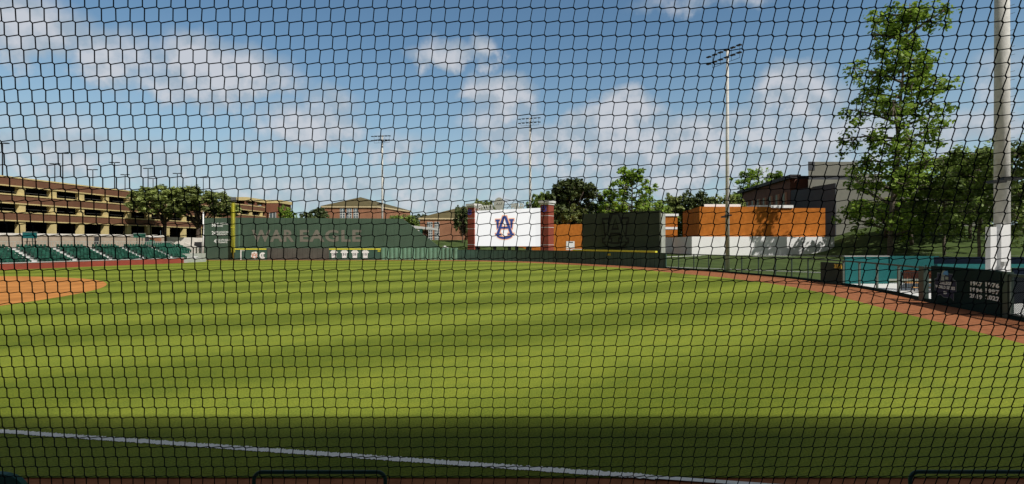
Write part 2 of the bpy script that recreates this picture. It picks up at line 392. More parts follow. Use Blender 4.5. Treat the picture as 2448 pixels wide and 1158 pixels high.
# ------------------------------------------------------------------ AU style mark (outlines in a unit square, y up)
def mark_polys(grow=0.0):
    g = grow
    def rect(x0, y0, x1, y1): return [(x0-g, y0-g), (x1+g, y0-g), (x1+g, y1+g), (x0-g, y1+g)]
    A_l = [(0.05-g, 0.20-g), (0.20+g, 0.20-g), (0.54+g*.5, 1.0+g), (0.40-g, 1.0+g)]
    A_r = [(0.80-g, 0.20-g), (0.95+g, 0.20-g), (0.60+g, 1.0+g), (0.46-g*.5, 1.0+g)]
    out = [('U', rect(0.0, 0.78, 0.24, 0.86)), ('U', rect(0.76, 0.78, 1.0, 0.86))]
    out += [('U', [(0.05-g, 0.80), (0.19+g, 0.80), (0.17+g, 0.50-g), (0.09-g, 0.42-g)]), ('U', [(0.81-g, 0.80), (0.95+g, 0.80), (0.91+g, 0.42-g), (0.83-g, 0.50-g)])]
    arc = []
    for k in range(13):
        a = math.pi*(1.14+0.72*k/12); arc.append((0.5+(0.47+g)*math.cos(a), 0.20+(0.22+g)*math.sin(a)))
    for k in range(12, -1, -1):
        a = math.pi*(1.14+0.72*k/12); arc.append((0.5+(0.40-g)*math.cos(a), 0.20+(0.115-g)*math.sin(a)))
    n = len(arc)//2
    out += [('U', [arc[i], arc[i+1], arc[-i-2], arc[-i-1]]) for i in range(n-1 if n*2 == len(arc) else n)]
    out += [('A', A_l), ('A', A_r), ('A', rect(0.25, 0.44, 0.75, 0.53)), ('A', rect(0.0, 0.16, 0.32, 0.23)), ('A', rect(0.68, 0.16, 1.0, 0.23))]
    return out
def put_mark(name, parent, origin, xd, w, h, layers, base=0.02, step=0.012, label=None):
    """layers: list of (grow, material, depth rank)"""
    first = None
    for r, (g, mat) in enumerate(layers):
        m = MB()
        for q, (kind, P) in enumerate(mark_polys(g)):
            mm = frame_mesh([[(x*w, y*h) for x, y in P]], origin, xd, (0, 0, 1), base+step*r+q*0.0006)
            m.add(mm.v, mm.f)
        o = place_plain(m, name, mat, parent, label); label = None

# ------------------------------------------------------------------ tall left-field wall
WY = 115.0
t = thing('outfield_wall', 'tall dark green left field wall with grey slogan lettering behind the yellow foul pole', 'wall', (-40, WY, 0))
xl, xe, xs_ = at(488, WY, 0)[0], at(1050, WY, 0)[0], at(962, WY, 0)[0]
def wall_panel(m):
    x563 = at(563, WY, 0)[0]
    P = [(xl, 0), (xe, 0), (xe, 2.9), (xs_, 9.25), (x563, 9.5), (xl, 9.32)]
    n = len(P); m.add([(x, WY, z) for x, z in P]+[(x, WY+0.5, z) for x, z in P], [tuple(range(n)), tuple(range(n, 2*n))[::-1]]+[(i, (i+1) % n, n+(i+1) % n, n+i) for i in range(n)])
quick('wall_panel', 'green_wall', t, wall_panel)
def seams(m):
    x = xl+1.2
    while x < xs_-0.5:
        m.box(x-0.015, WY-0.012, 2.95, x+0.015, WY-0.001, 9.2); x += 2.44
quick('seam', 'green_wall_dark', t, seams)
X = lambda u: at(u, WY, 0)[0]
quick('padding', 'padding_green', t, lambda m: m.box(X(563), WY-0.20, 0.02, X(638), WY-0.002, 2.6))
def grey(m):
    x = X(640)
    while x < X(785): m.box(x, WY-0.16-0.02*(int(x*7) % 2), 0.02, x+1.10, WY-0.002, 2.62); x += 1.13
quick('padding', 'padding_grey', t, grey, label='grey brown padding panels')
quick('padding', 'padding_green', t, lambda m: m.box(X(787.5), WY-0.20, 0.02, X(909), WY-0.002, 2.6))
quick('yellow_line', 'line_yellow', t, lambda m: m.box(X(563), WY-0.26, 2.28, X(638), WY-0.21, 2.56))
quick('yellow_line', 'line_yellow', t, lambda m: m.box(X(787.5), WY-0.26, 2.28, X(911), WY-0.21, 2.56))
def scal(m):
    x = X(910); w = 0.97
    while x < X(1092):
        n = 8; Yc = lambda xx: float(np.interp(xx, [X(1050), X(1092)], [WY, 113.7])); y = Yc(x)
        P = [(x+w*k/n, y-0.10-0.26*math.sin(math.pi*k/n)**.8 if 0 < k < n else y-0.10) for k in range(n+1)]
        P += [(x+w, Yc(x)+0.0), (x, Yc(x)+0.0)]
        m.prism(P, 0.02, 2.68); x += w
quick('bulging_padding', 'padding_light', t, scal, label='row of rounded light green upholstered pads')
# lettering
for word, u0, u1 in (('WAR', 602, 703), ('EAGLE', 717, 864)):
    text('slogan_lettering', word, 'letter_grey', t, (X(u0), WY, EYE+0.02), (1, 0, 0), (0, 0, 1), X(u1)-X(u0), 2.72, 0.03, 0.030)
def stat(num, l1, l2, v0, nw, w1, w2):
    zt = EYE-(v0-HZ)/F*WY
    text('record_lettering', num, 'letter_white', t, (X(516.5)-nw, WY, zt-0.86), (1, 0, 0), (0, 0, 1), nw, 0.86, 0.03, 0.03)
    text('record_lettering', l1, 'letter_white', t, (X(518), WY, zt-0.40), (1, 0, 0), (0, 0, 1), w1, 0.40, 0.03, 0.01)
    text('record_lettering', l2, 'letter_white', t, (X(518), WY, zt-0.90), (1, 0, 0), (0, 0, 1), w2, 0.38, 0.03, 0.01)
stat('58', 'ALL-AMERICAN', 'PLAYERS', 533, 0.95, 2.5, 1.4)
stat('24', 'NCAA REGIONAL', 'APPEARANCES', 553, 0.95, 2.75, 2.4)
stat('4', 'NCAA SUPER REGIONAL', 'APPEARANCES', 572, 0.46, 3.3, 2.4)
text('distance_number', '315', 'letter_white', t, (X(579), WY-0.2, 1.95), (1, 0, 0), (0, 0, 1), 0.62, 0.42, 0.03, 0.02)
quick('white_stripe', 'letter_white', t, lambda m: m.box(X(576), WY-0.24, 0.03, X(578.4), WY-0.201, 2.26))
quick('pale_stripe', 'padding_light', t, lambda m: m.box(X(571), WY-0.03, 2.7, X(572.6), WY-0.001, 9.1))
text('distance_number', '365', 'line_yellow', t, (X(903.5), WY-0.2, 1.80), (1, 0, 0), (0, 0, 1), 0.60, 0.42, 0.07, 0.02)
# round badge and letter mark
m = frame_mesh([[(0.80+0.78*math.cos(a)*(1+.10*math.cos(5*a+.8)), 0.86+0.80*math.sin(a)*(1+.08*math.cos(5*a+.8))) for a in [2*math.pi*k/30 for k in range(30)]]], (X(601.2), WY-0.2, 0.20), (1, 0, 0), (0, 0, 1), 0.02)
place_plain(m, 'team_emblem', 'letter_white', t)
put_mark('team_emblem', t, (X(602.4), WY-0.2, 0.36), (1, 0, 0), 1.30, 1.24, [(0.0, 'logo_orange')], base=0.035)
quick('white_stripe', 'letter_white', t, lambda m: m.box(X(617), WY-0.22, 0.25, X(618.2), WY-0.201, 1.75))
m = MB()
for (a0, a1, r0, r1, cx) in ((0.25, 1.75, 0.40, 0.72, 0.72),):
    n = 22
    for k in range(n):
        b0 = math.pi*(a0+(a1-a0)*k/n); b1 = math.pi*(a0+(a1-a0)*(k+1)/n)
        mm = frame_mesh([[(cx+r0*math.cos(b0), .80+r0*math.sin(b0)), (cx+r1*math.cos(b0), .80+r1*math.sin(b0)), (cx+r1*math.cos(b1), .80+r1*math.sin(b1)), (cx+r0*math.cos(b1), .80+r0*math.sin(b1))]], (X(621.5), WY-0.2, 0.16), (1, 0, 0), (0, 0, 1), 0.02)
        m.add(mm.v, mm.f)
place_plain(m, 'conference_emblem', 'letter_white', t)
text('conference_emblem', 'SE', 'letter_white', t, (X(622), WY-0.2, 0.62), (1, 0, 0), (0, 0, 1), 0.95, 0.72, 0.03, 0.03)
for uc, num in ((799, '29'), (824, '31'), (849, '35'), (874, '15')):
    x = X(uc); P = [(-.50, 0.05), (.50, 0.05), (.50, 1.18), (.60, 1.10), (.88, 1.28), (.52, 1.70), (.22, 1.80), (0, 1.72), (-.22, 1.80), (-.52, 1.70), (-.88, 1.28), (-.60, 1.10), (-.50, 1.18)]
    mm = frame_mesh([P], (x, WY-0.2, 0.38), (1, 0, 0), (0, 0, 1), 0.03)
    j = place_plain(mm, 'retired_jersey', 'jersey_white', t, 'white jersey emblem numbered '+num)
    text('jersey_number', num, 'digit_dark', j, (x-0.33, WY-0.23, 0.98), (1, 0, 0), (0, 0, 1), 0.66, 0.52, 0.02, 0.03)

# foul pole
fx, fY = at(557, 113.2, 0)[0], 113.2
t = thing('foul_pole', 'yellow left field foul pole with mesh wing in front of the tall green wall', 'foul pole', (fx, fY, 0))
quick('pole', 'pole_yellow', t, lambda m: m.tube((fx+.05, fY, 0), (fx+.05, fY, 13.1), 0.10, n=12), smooth=True)
def wing(m):
    for k in range(4): m.box(fx-.42+k*.25, fY-.02, 1.7, fx-.37+k*.25, fY+.02, 12.8)
    z = 1.7
    while z < 12.8: m.box(fx-.42, fY-.03, z, fx+.38, fY+.03, z+.06); z += .16
quick('mesh_wing', 'screen_yellow', t, wing)
quick('frame', 'line_yellow', t, lambda m: (m.box(fx-.46, fY-.05, 7.2, fx+.42, fY+.05, 7.32), m.box(fx+.37, fY-.04, 1.7, fx+.43, fY+.04, 12.8)))
quick('top_box', 'lamp_grey', t, lambda m: m.box(fx-.35, fY-.3, 12.95, fx+.62, fY+.3, 13.9))
# white net pole at wall's left end
px = at(486, 114, 0)[0]
t = thing('net_pole', 'slender white pole at the left end of the tall green wall', 'pole', (px, 114, 0))
quick('shaft', 'white_metal', t, lambda m: m.tube((px, 114, 0), (px, 114, 10.6), 0.17, 0.13, 10), smooth=True)
quick('cap', 'lamp_grey', t, lambda m: m.tube((px, 114, 10.6), (px, 114, 11.0), 0.10, 0.06, 8))

# ------------------------------------------------------------------ low padded outfield wall (centre to right centre)
t = thing('padded_fence', 'long low dark green padded outfield wall curving below the scoreboard', 'fence', (*fp(1330), 0))
us = list(np.arange(1092, 1590, 11.0))+[1589.5]
quick('padding', 'padding_green', t, lambda m: strip(m, us, 0, 0.35, -0.05, 2.26))
def capstrip(m): strip(m, us, -0.03, 0.38, 2.262, 2.33)
quick('cap', 'green_wall_dark', t, capstrip)
def seam2(m):
    for u in us[1::1]:
        a = fp(u-0.25, -0.015); b = fp(u+0.25, -0.015); m.obox(a, b, 0.01, 0.0, 2.24)
quick('seam', 'panel_dark', t, seam2)
us2 = list(np.arange(1369.5, 1567, 9.0))+[1567]
def yl(m):
    strip(m, us2, -0.06, 0.40, 2.335, 2.60)
quick('yellow_line', 'line_yellow', t, yl)
d, L_ = fdir(1448, 1468); p = fp(1452.5, -0.02)
text('distance_number', '385', 'line_yellow', t, (p[0], p[1], 1.62), d, (0, 0, 1), 0.80, 0.40, 0.05, 0.03)

# ------------------------------------------------------------------ railing fence on the right field side
t = thing('bullpen_fence', 'dark green railing fence with solid padded panels running along the right field track', 'fence', (*fp(1890), 0))
us = list(np.arange(1590, 2900, 20.0))
quick('top_rail', 'rail_green', t, lambda m: strip(m, us[:31], 0.0, 0.16, 2.18, 2.30))
quick('kerb', 'panel_dark', t, lambda m: strip(m, us, 0.0, 0.22, -0.05, 0.20))
for u in (1621.4, 1657.6, 1693, 1731, 1772, 1812, 1852, 1891, 1930):
    p = fp(u); d, _ = fdir(u-3, u+3); quick('post', 'rail_green', t, lambda m: m.obox((p[0]-d.x*.055, p[1]-d.y*.055), (p[0]+d.x*.055, p[1]+d.y*.055), 0.11, 0.202, 2.178, .02))
for u in (2014, 2052, 2094, 2145.5):
    p = fp(u); d, _ = fdir(u-3, u+3); quick('post', 'post_grey_green', t, lambda m: m.obox((p[0]-d.x*.08, p[1]-d.y*.08), (p[0]+d.x*.08, p[1]+d.y*.08), 0.13, 0.202, 2.178, .02))
def seg(m, u0, u1, o0, o1, z0, z1):
    n = max(1, int((u1-u0)/12)); strip(m, [u0+(u1-u0)*k/n for k in range(n+1)], o0, o1, z0, z1)
quick('padded_panel', 'board_dark', t, lambda m: seg(m, 1963, 2011.5, -0.06, 0.25, 0.0, 2.02))
d, _ = fdir(1990, 2011); p = fp(1997.0, -0.08)
text('distance_number', '351', 'sign_yellow', t, (p[0], p[1], 1.52), d, (0, 0, 1), 1.25, 0.40, 0.04, 0.05)
quick('gate_post', 'rail_green', t, lambda m: seg(m, 2198, 2210, -0.05, 0.25, 0.0, 2.34))
quick('top_rail', 'rail_green', t, lambda m: seg(m, 2211, 2900, 0.02, 0.20, 2.20, 2.34))
quick('padded_panel', 'panel_dark', t, lambda m: seg(m, 2230, 2397, -0.10, 0.2, 0.0, 2.44), label='dark panel with white championship years')
quick('gate_post', 'rail_green', t, lambda m: seg(m, 2398.5, 2411, -0.05, 0.25, 0.0, 2.43), )
def chain(m):
    u = list(np.arange(2412, 2900, 12.0)); A = [fp(q, 0.08) for q in u]
    for i in range(len(u)-1): m.add([(*A[i], .2), (*A[i+1], .2), (*A[i+1], 2.2), (*A[i], 2.2)], [(0, 1, 2, 3)])
quick('chain_link_mesh', 'chain_link', t, chain)
quick('mesh_frame', 'post_grey_green', t, lambda m: (seg(m, 2412, 2414.5, 0.0, 0.07, 0.2, 2.2), seg(m, 2414.5, 2880, 0.0, 0.07, 0.2, 0.27)))
# years
d, L_ = fdir(2321, 2396); zt = 1.0
def onp(u, v, off):  # point on the panel face
    a = fp(u, off); return a, EYE-(v-HZ)/F*a[1]
for txt, u0, u1, vt in (('1967', 2326, 2354.5, 672), ('1976', 2362, 2396, 674.5), ('1994', 2325, 2354.5, 687), ('1997', 2362, 2396, 689.5), ('2019', 2324, 2354.5, 701.5), ('2022', 2362, 2396, 704.5)):
    a, z = onp(u0, vt, -0.10); b, _ = onp(u1, vt, -0.10)
    dd = Vector((b[0]-a[0], b[1]-a[1], 0)); text('championship_year', txt, 'letter_white', t, (a[0], a[1], z-0.25), dd, (0, 0, 1), dd.length*.97, 0.25, 0.02, 0.035)
# badge
a = fp(2240, -0.10); b = fp(2290, -0.10); dd = Vector((b[0]-a[0], b[1]-a[1], 0)); W = dd.length; zb = EYE-(709-HZ)/F*fy(2262); H = 1.50
def bp(P): return [(x*W, y*H) for x, y in P]
star = [(0, .22), (.10, .22), (.10, .02), (.30, .07), (.42, -.02), (.58, -.02), (.72, .03), (.88, -.10), (.90, .20), (1.0, .26), (1.0, .68), (.86, .74), (.84, .95), (.12, .95), (.12, .74), (0, .70)]
def grow(P, s): 
    cx, cy = .5, .45; return [(cx+(x-cx)*s, cy+(y-cy)*s) for x, y in P]
bd = place_plain(frame_mesh([bp(grow(star, 1.05))], (a[0], a[1], zb), dd, (0, 0, 1), 0.012), 'badge_border', 'silver_line', t)
bd = place_plain(frame_mesh([bp(star)], (a[0], a[1], zb), dd, (0, 0, 1), 0.02), 'badge', 'badge_navy', t, 'navy star shaped tournament badge')
place_plain(frame_mesh([bp([(.33, .86), (.50, .86), (.50, 1.10), (.33, 1.10)]), bp([(.52, .72), (.66, .72), (.66, .84), (.52, .84)]), bp([(.30, .66), (.46, .66), (.46, .84), (.33, .84)])], (a[0], a[1], zb), dd, (0, 0, 1), 0.026), 'badge_tiles', 'pale_tile', bd)
place_plain(frame_mesh([bp([(.38, .92), (.66, .90), (.62, 1.10), (.46, 1.05)])], (a[0], a[1], zb), dd, (0, 0, 1), 0.030), 'badge_tiles', 'light_blue', bd)
da = dd.normalized()
text('badge_lettering', 'COLLEGE', 'letter_white', bd, tuple(Vector((a[0], a[1], zb+H*.50))+da*W*.20), dd, (0, 0, 1), W*.60, H*.13, 0.03, 0.03)
text('badge_lettering', 'WORLD SERIES', 'letter_white', bd, tuple(Vector((a[0], a[1], zb+H*.32))+da*W*.03), dd, (0, 0, 1), W*.94, H*.13, 0.03, 0.03)
place_plain(frame_mesh([bp([(.44, .10), (.50, .10), (.50, .22), (.44, .22)]), bp([(.52, .10), (.60, .14), (.56, .22), (.52, .22)])], (a[0], a[1], zb), dd, (0, 0, 1), 0.03), 'badge_mark', 'letter_white', bd)

# ------------------------------------------------------------------ bullpen behind the fence
t = thing('bullpen_shelter', 'teal walled bullpen shelter with low fascia behind the railing fence', 'shelter', (38, 50, 0))
quick('back_wall', 'teal', t, lambda m: m.box(31.9, 49.0, -0.05, 36.1, 49.2, 2.60))
quick('side_wall', 'teal', t, lambda m: m.box(35.9, 49.21, -0.05, 36.1, 55.0, 2.50))
quick('back_wall', 'teal', t, lambda m: m.box(36.11, 53.5, 0.15, 52, 53.7, 2.2))
quick('base_wall', 'kerb', t, lambda m: m.box(36.11, 53.45, -0.05, 52, 53.75, 0.145))
quick('fascia', 'teal', t, lambda m: m.prism([(36.11, 48.9), (40.3, 48.3), (40.3, 48.6), (36.11, 49.2)], 1.35, 2.66))
quick('coping', 'concrete', t, lambda m: m.box(31.8, 48.95, 2.605, 36.1, 49.3, 2.68))
t = thing('tarp_canopy', 'low navy tarpaulin canopy over the bullpen beside the big light pole', 'canopy', (44, 43, 0))
quick('canopy_cover', 'navy', t, lambda m: m.prism([(34.6, 42.0), (62, 42.0), (62, 47.5), (39.2, 47.5)], [2.2]*4, [2.74, 2.74, 2.62, 2.62]))
quick('valance', 'teal', t, lambda m: m.box(34.6, 41.85, 1.90, 44.5, 41.97, 2.195))
for x in (34.2, 41, 48, 55): quick('leg', 'rail_green', t, lambda m: m.tube((x, 42.3, -.05), (x, 42.3, 2.1), .05))
quick('side_curtain', 'navy', t, lambda m: m.box(32.7, 33.4, 0.0, 62, 33.5, 2.3), label='dark navy hanging net curtain')
sheet('bullpen_floor', [fp(2008, .25), fp(2100, .25), fp(2200, .25), fp(2300, .25), fp(2450, .25), fp(2700, .25), (64, 22), (64, 53), (31.9, 50)], 0.0, 'pale_concrete')
# bleacher bench
bx, by = at(2176, 41.5, 0)[0], 41.5
t = thing('bleacher_bench', 'small rust red bleacher with tan seat planks in the bullpen', 'bleacher', (bx+1, by, 0))
quick('backrest', 'brown_bench', t, lambda m: m.box(bx+.2, by+1.0, .95, bx+3.4, by+1.06, 1.65))
quick('seat_plank', 'tan_wood', t, lambda m: m.box(bx+.0, by+.30, .62, bx+3.4, by+.75, .72))
quick('foot_plank', 'tan_wood', t, lambda m: m.box(bx+.0, by-.35, .30, bx+3.4, by-.05, .36))
for k in range(4):
    for yy, hh in ((-.3, .30), (.6, .62), (1.07, 1.6)): quick('leg', 'lamp_black', t, lambda m: m.box(bx+.1+k*1.05, by+yy, 0.0, bx+.15+k*1.05, by+yy+.05, hh))
t = thing('bar_railing', 'short black bar railing at the end of the rust red bleacher', 'railing', (bx-.7, by, 0))
def barr(m):
    m.box(bx-1.0, by-.1, 1.5, bx+.6, by-.05, 1.56); m.box(bx-1.0, by-.1, .28, bx+.6, by-.05, .33)
    for k in range(13): m.box(bx-1.0+k*.13, by-.09, .33, bx-.975+k*.13, by-.06, 1.5)
quick('bars', 'lamp_black', t, barr)
quick('post', 'lamp_black', t, lambda m: m.box(bx-1.1, by-.12, 0, bx-1.02, by-.03, 1.75))

# kerbs and paths beyond the fence
def ribbon(name, pts, w, mat, h=0.12, lift=0.0):
    m = MB()
    for (a, b) in zip(pts[:-1], pts[1:]):
        n = max(1, int(math.hypot(b[0]-a[0], b[1]-a[1])/3))
        for k in range(n):
            p = (a[0]+(b[0]-a[0])*k/n, a[1]+(b[1]-a[1])*k/n); q = (a[0]+(b[0]-a[0])*(k+1)/n, a[1]+(b[1]-a[1])*(k+1)/n)
            z0 = float(hgt(np.array(p[0]), np.array(p[1])))+lift; z1 = float(hgt(np.array(q[0]), np.array(q[1])))+lift
            dx, dy = q[0]-p[0], q[1]-p[1]; l = math.hypot(dx, dy); ex, ey = -dy/l*w, dx/l*w
            m.add([(p[0], p[1], z0-.2), (q[0], q[1], z1-.2), (q[0]+ex, q[1]+ey, z1-.2), (p[0]+ex, p[1]+ey, z0-.2), (p[0], p[1], z0+h), (q[0], q[1], z1+h), (q[0]+ex, q[1]+ey, z1+h), (p[0]+ex, p[1]+ey, z0+h)],
                  [(0, 3, 2, 1), (4, 5, 6, 7), (0, 1, 5, 4), (2, 3, 7, 6), (1, 2, 6, 5), (3, 0, 4, 7)])
    return m.build(name, mat, kind='structure')
ribbon('kerb', [(24.2, 82.5), (29.9, 77.5), (34.3, 73.0), (40.5, 67)], 0.35, 'pale_concrete', 0.10)
ribbon('path', [(26, 108), (36, 113), (44, 119)], 1.2, 'pale_concrete', 0.03)
ribbon('path', [(50, 117), (66, 117.5), (80, 114), (104, 101), (130, 92)], 1.6, 'pale_concrete', 0.03)
ribbon('path', [(44, 70), (56, 66), (80, 64), (120, 62)], 0.8, 'pale_concrete', 0.10)
ribbon('path', [(-14, 131), (2, 131), (14, 128)], 0.9, 'pale_concrete', 0.05)

# ------------------------------------------------------------------ scoreboard
BL = Vector(at(1128, 122.0, z=3.05)); BR = Vector(at(1294, 110.8, z=3.05)); bd_ = (BR-BL); BW = bd_.length; bd_.normalize(); ZT = 11.4
t = thing('scoreboard', 'large white video scoreboard with interlocked letter emblem between red brick piers', 'scoreboard', (BL.x, BL.y, 0))
def P2(s, off): n = Vector((-bd_.y, bd_.x, 0)); q = BL+bd_*s+n*off; return (q.x, q.y)
def slab(m, s0, s1, o0, o1, z0, z1): m.prism([P2(s0, o0), P2(s1, o0), P2(s1, o1), P2(s0, o1)], z0, z1)
quick('screen_cabinet', 'white_metal', t, lambda m: slab(m, 0, BW, 0.02, 1.1, 3.05, ZT))
quick('screen', 'screen_white', t, lambda m: slab(m, 0.0, BW, -0.03, 0.018, 3.05, ZT))
nrm = Vector((bd_.y, -bd_.x, 0))
lw, lh = 5.15, 5.15; o_ = BL+bd_*(7.1)+nrm*0.03; o_.z = 4.75
put_mark('screen_emblem', t, o_, bd_, lw, lh, [(0.040, 'screen_orange'), (0.0, 'screen_navy')], base=0.02, step=0.05)
for s0 in (-1.0, BW+0.01):
    top = 13.1 if s0 < 0 else 12.9; pier = quick('pier', 'brick_red', t, lambda m: slab(m, s0, s0+2.0, -0.35, 1.9, 0, top-0.9))
    quick('pier_cap', 'pale_concrete', pier, lambda m: (slab(m, s0-.12, s0+2.12, -0.47, 2.02, top-.898, top-.5), slab(m, s0-.35, s0+2.3, -0.7, 2.25, top-.498, top)))
    for z in (9.6, 7.1, 3.35): quick('band', 'pale_concrete', pier, lambda m: slab(m, s0-.02, s0+2.02, -0.37, 1.92, z, z+.09))
    o2 = BL+bd_*(s0+(.30 if s0 > 0 else .0))+nrm*0.36; o2.z = 10.55
    put_mark('pier_emblem', t, o2, bd_, 1.25, 1.3, [(0.02, 'logo_lilac')], base=0.02)
for s0 in (0.9, 6.2, 10.4, 12.4, 15.3): quick('leg', 'shaded_and_dark_grey', t, lambda m: slab(m, s0, s0+0.55, 0.2, 0.7, 0, 3.048))
for word, s0, s1 in (('HITCHCOCK', 0.1, 6.6), ('FIELD', 11.6, 14.9)):
    q = BL+bd_*s0+nrm*0.0; q.z = ZT+0.02
    text('name_lettering', word, 'letter_white', t, q, bd_, (0, 0, 1), s1-s0, 1.2, 0.16, 0.055)
c0 = BL+bd_*8.2+nrm*0.1; c0.z = ZT+1.35
disc = MB(); disc.tube(tuple(c0), tuple(c0+nrm*0.12), 1.45, n=28)
db = disc.build('disc_sign', 'letter_white', t)
q = c0+nrm*0.12-bd_*0.9+Vector((0, 0, -.28)); text('disc_lettering', 'AU', 'concrete', db, q, bd_, (0, 0, 1), 1.8, .55, .02, .04)
def truss(m):
    def q(s, z): w = BL+bd_*s; return (w.x, w.y+.3, z)
    for a, b in (((9.6, ZT+2.4), (14.9, ZT+1.35)), ((9.4, ZT+1.0), (14.9, ZT+1.5)), ((9.6, ZT+2.2), (11.8, ZT+.1)), ((10.2, ZT+.1), (12.4, ZT+1.9)), ((2.0, ZT+1.2), (7.0, ZT+1.9)), ((1.5, ZT+.5), (15.2, ZT+.5)), ((14.9, ZT), (14.9, ZT+1.5)), ((2, ZT), (2, ZT+1.2))):
        m.tube(q(*a), q(*b), .05, n=6)
quick('rear_truss', 'lamp_black', t, truss)

# batter's eye board
A_ = Vector((at(1391.5, 96, 0)[0], 96, 0)); B_ = Vector((at(1577, 85, 0)[0], 85, 0)); ed = (B_-A_); EW = ed.length; ed.normalize()
t = thing('batters_eye', "tall blackish green batter's eye board with black outlined emblem", 'board', (A_.x, A_.y, 0))
quick('board', 'board_dark', t, lambda m: m.obox((A_.x, A_.y), (B_.x, B_.y), 0.35, 0, 9.25))
quick('edge_frame', 'kerb', t, lambda m: m.obox((B_.x+ed.x*.01, B_.y+ed.y*.01), (B_.x+ed.x*.30, B_.y+ed.y*.30), 1.4, 0, 8.9))
en = Vector((ed.y, -ed.x, 0)); o_ = A_+ed*4.75; o_.z = 3.15
put_mark('outline_emblem', t, o_, ed, 5.0, 5.7, [(0.058, 'outline_black'), (-0.004, 'board_dark')], base=0.02, step=0.03)
# small white cabinet and guard by the orange wall
t = thing('utility_cabinet', 'small white cabinet on a stand before the orange wall', 'cabinet', (at(1363, 101, 0)[0], 101, 0))
x0, x1 = at(1354, 101, 0)[0], at(1373.5, 101, 0)[0]
quick('cabinet_body', 'white_metal', t, lambda m: m.box(x0, 101, 2.75, x1, 101.8, 4.15))
quick('dark_grille', 'lamp_grey', t, lambda m: m.box(x0+.5, 100.97, 3.85, x1-.3, 100.998, 4.05))
quick('leg', 'white_metal', t, lambda m: m.box(x0+.7, 101.3, 0, x0+.85, 101.45, 2.748))
quick('guard_rail', 'white_metal', t, lambda m: (m.box(x0-.1, 100.6, 2.45, x0+3.0, 100.7, 2.62), m.box(x0-.1, 100.6, 2.75, x0+.1, 100.7, 2.9)))

# ------------------------------------------------------------------ orange arts building
t = thing('orange_building', 'long orange stucco building with white base and white roof slabs', 'building', (60, 140, 0))
Yf = 125.0
quick('wall', 'orange_stucco', t, lambda m: m.prism([(45.8, Yf), (63.2, Yf), (63.2, 146), (48.7, 146)], 5.35, 12.62))
quick('wall', 'orange_stucco', t, lambda m: m.prism([(63.25, 135), (82.6, 135), (82.6, 150), (63.25, 150)], 5.35, 12.95))
quick('wall', 'orange_stucco', t, lambda m: m.prism([(-1, 152), (48.6, 152), (48.6, 158), (-1, 158)], [0.2]*4, 9.3))
quick('wall', 'orange_stucco', t, lambda m: m.prism([(42, 150.5), (48.65, 150.5), (48.65, 151.95), (42, 151.95)], 5.35, 11.6))
quick('roof_slab', 'white_plaster', t, lambda m: m.prism([(41.6, 150.2), (48.9, 150.2), (48.9, 152.5), (41.6, 152.5)], 11.61, 12.3))
quick('window_band', 'white_plaster', t, lambda m: m.box(43.2, 150.38, 7.75, 48.6, 150.49, 8.4))
quick('roof_slab', 'white_plaster', t, lambda m: m.prism([(47.5, 126.5), (56.5, 126.5), (57.0, 134), (50.5, 134)], 12.63, 13.35))
quick('roof_slab', 'white_plaster', t, lambda m: m.prism([(63.3, 134.6), (74.0, 134.6), (74.0, 138), (63.3, 138)], 12.96, 13.7))
quick('base_wall', 'white_plaster', t, lambda m: m.prism([(43.7, Yf-.6), (66.8, Yf-.6), (66.8, 134), (66, 150), (46.6, 150)], -.2, 5.33))
arc = [(66.85, 132.0)]+[(80+5.6*math.sin(a), 137.6-5.6*math.cos(a)) for a in [k*math.pi/2/8 for k in range(9)]]+[(85.6, 150), (66.85, 150)]
quick('base_wall', 'white_plaster', t, lambda m: m.prism(arc, -.2, 5.33))
quick('base_wall', 'white_plaster', t, lambda m: m.prism([(41, 149.4), (46.5, 149.4), (46.5, 150.4), (41, 150.4)], -.2, 5.33))

# ------------------------------------------------------------------ grey and brick campus building on the hill
t = thing('grey_building', 'grey panelled building with brown brick wing on the hill behind orange walls', 'building', (100, 160, 5))
quick('front_wall', 'grey_panel', t, lambda m: m.prism([(91.8, 145), (135, 145), (135, 160), (91.8, 160)], 5, 20.4))
quick('side_wall', 'shaded_and_dark_grey', t, lambda m: m.prism([(91.55, 145.02), (91.79, 145.02), (91.79, 166.0), (90.3, 166.0)], 5, 20.7))  # shade of the side face is put into its darker colour
quick('upper_wall', 'grey_panel', t, lambda m: m.prism([(89.7, 155), (104.9, 155), (104.9, 175), (101.6, 175)], 20.41, 22.9))
quick('recess_band', 'shaded_and_dark_grey', t, lambda m: m.prism([(90.0, 155.25), (104.6, 155.25), (104.6, 175), (101.8, 175)], 22.9, 24.1))  # recess shadow painted as a darker band colour
quick('upper_wall', 'grey_panel', t, lambda m: m.prism([(89.7, 155), (104.9, 155), (104.9, 175), (101.6, 175)], 24.1, 28.3))
quick('corner_panel', 'shaded_and_dark_grey', t, lambda m: m.box(89.62, 154.9, 25.7, 91.6, 154.995, 28.32))
quick('side_block', 'grey_panel', t, lambda m: m.box(104.95, 156, 20.41, 112.5, 172, 24.8))
wg = quick('brick_wing', 'brick_brown', t, lambda m: m.prism([(90.2, 166.05), (120, 166.05), (120, 215), (96.6, 215)], 4, 24.4))
quick('wing_roof', 'dark_roof', t, lambda m: m.prism([(88.6, 163.0), (92.0, 163.0), (92.0, 166.04), (122, 166.04), (122, 217), (95.4, 217)], 24.42, 25.5))
a = Vector((90.2, 166.05, 0)); b = Vector((96.6, 215, 0)); wd = (b-a).normalized()
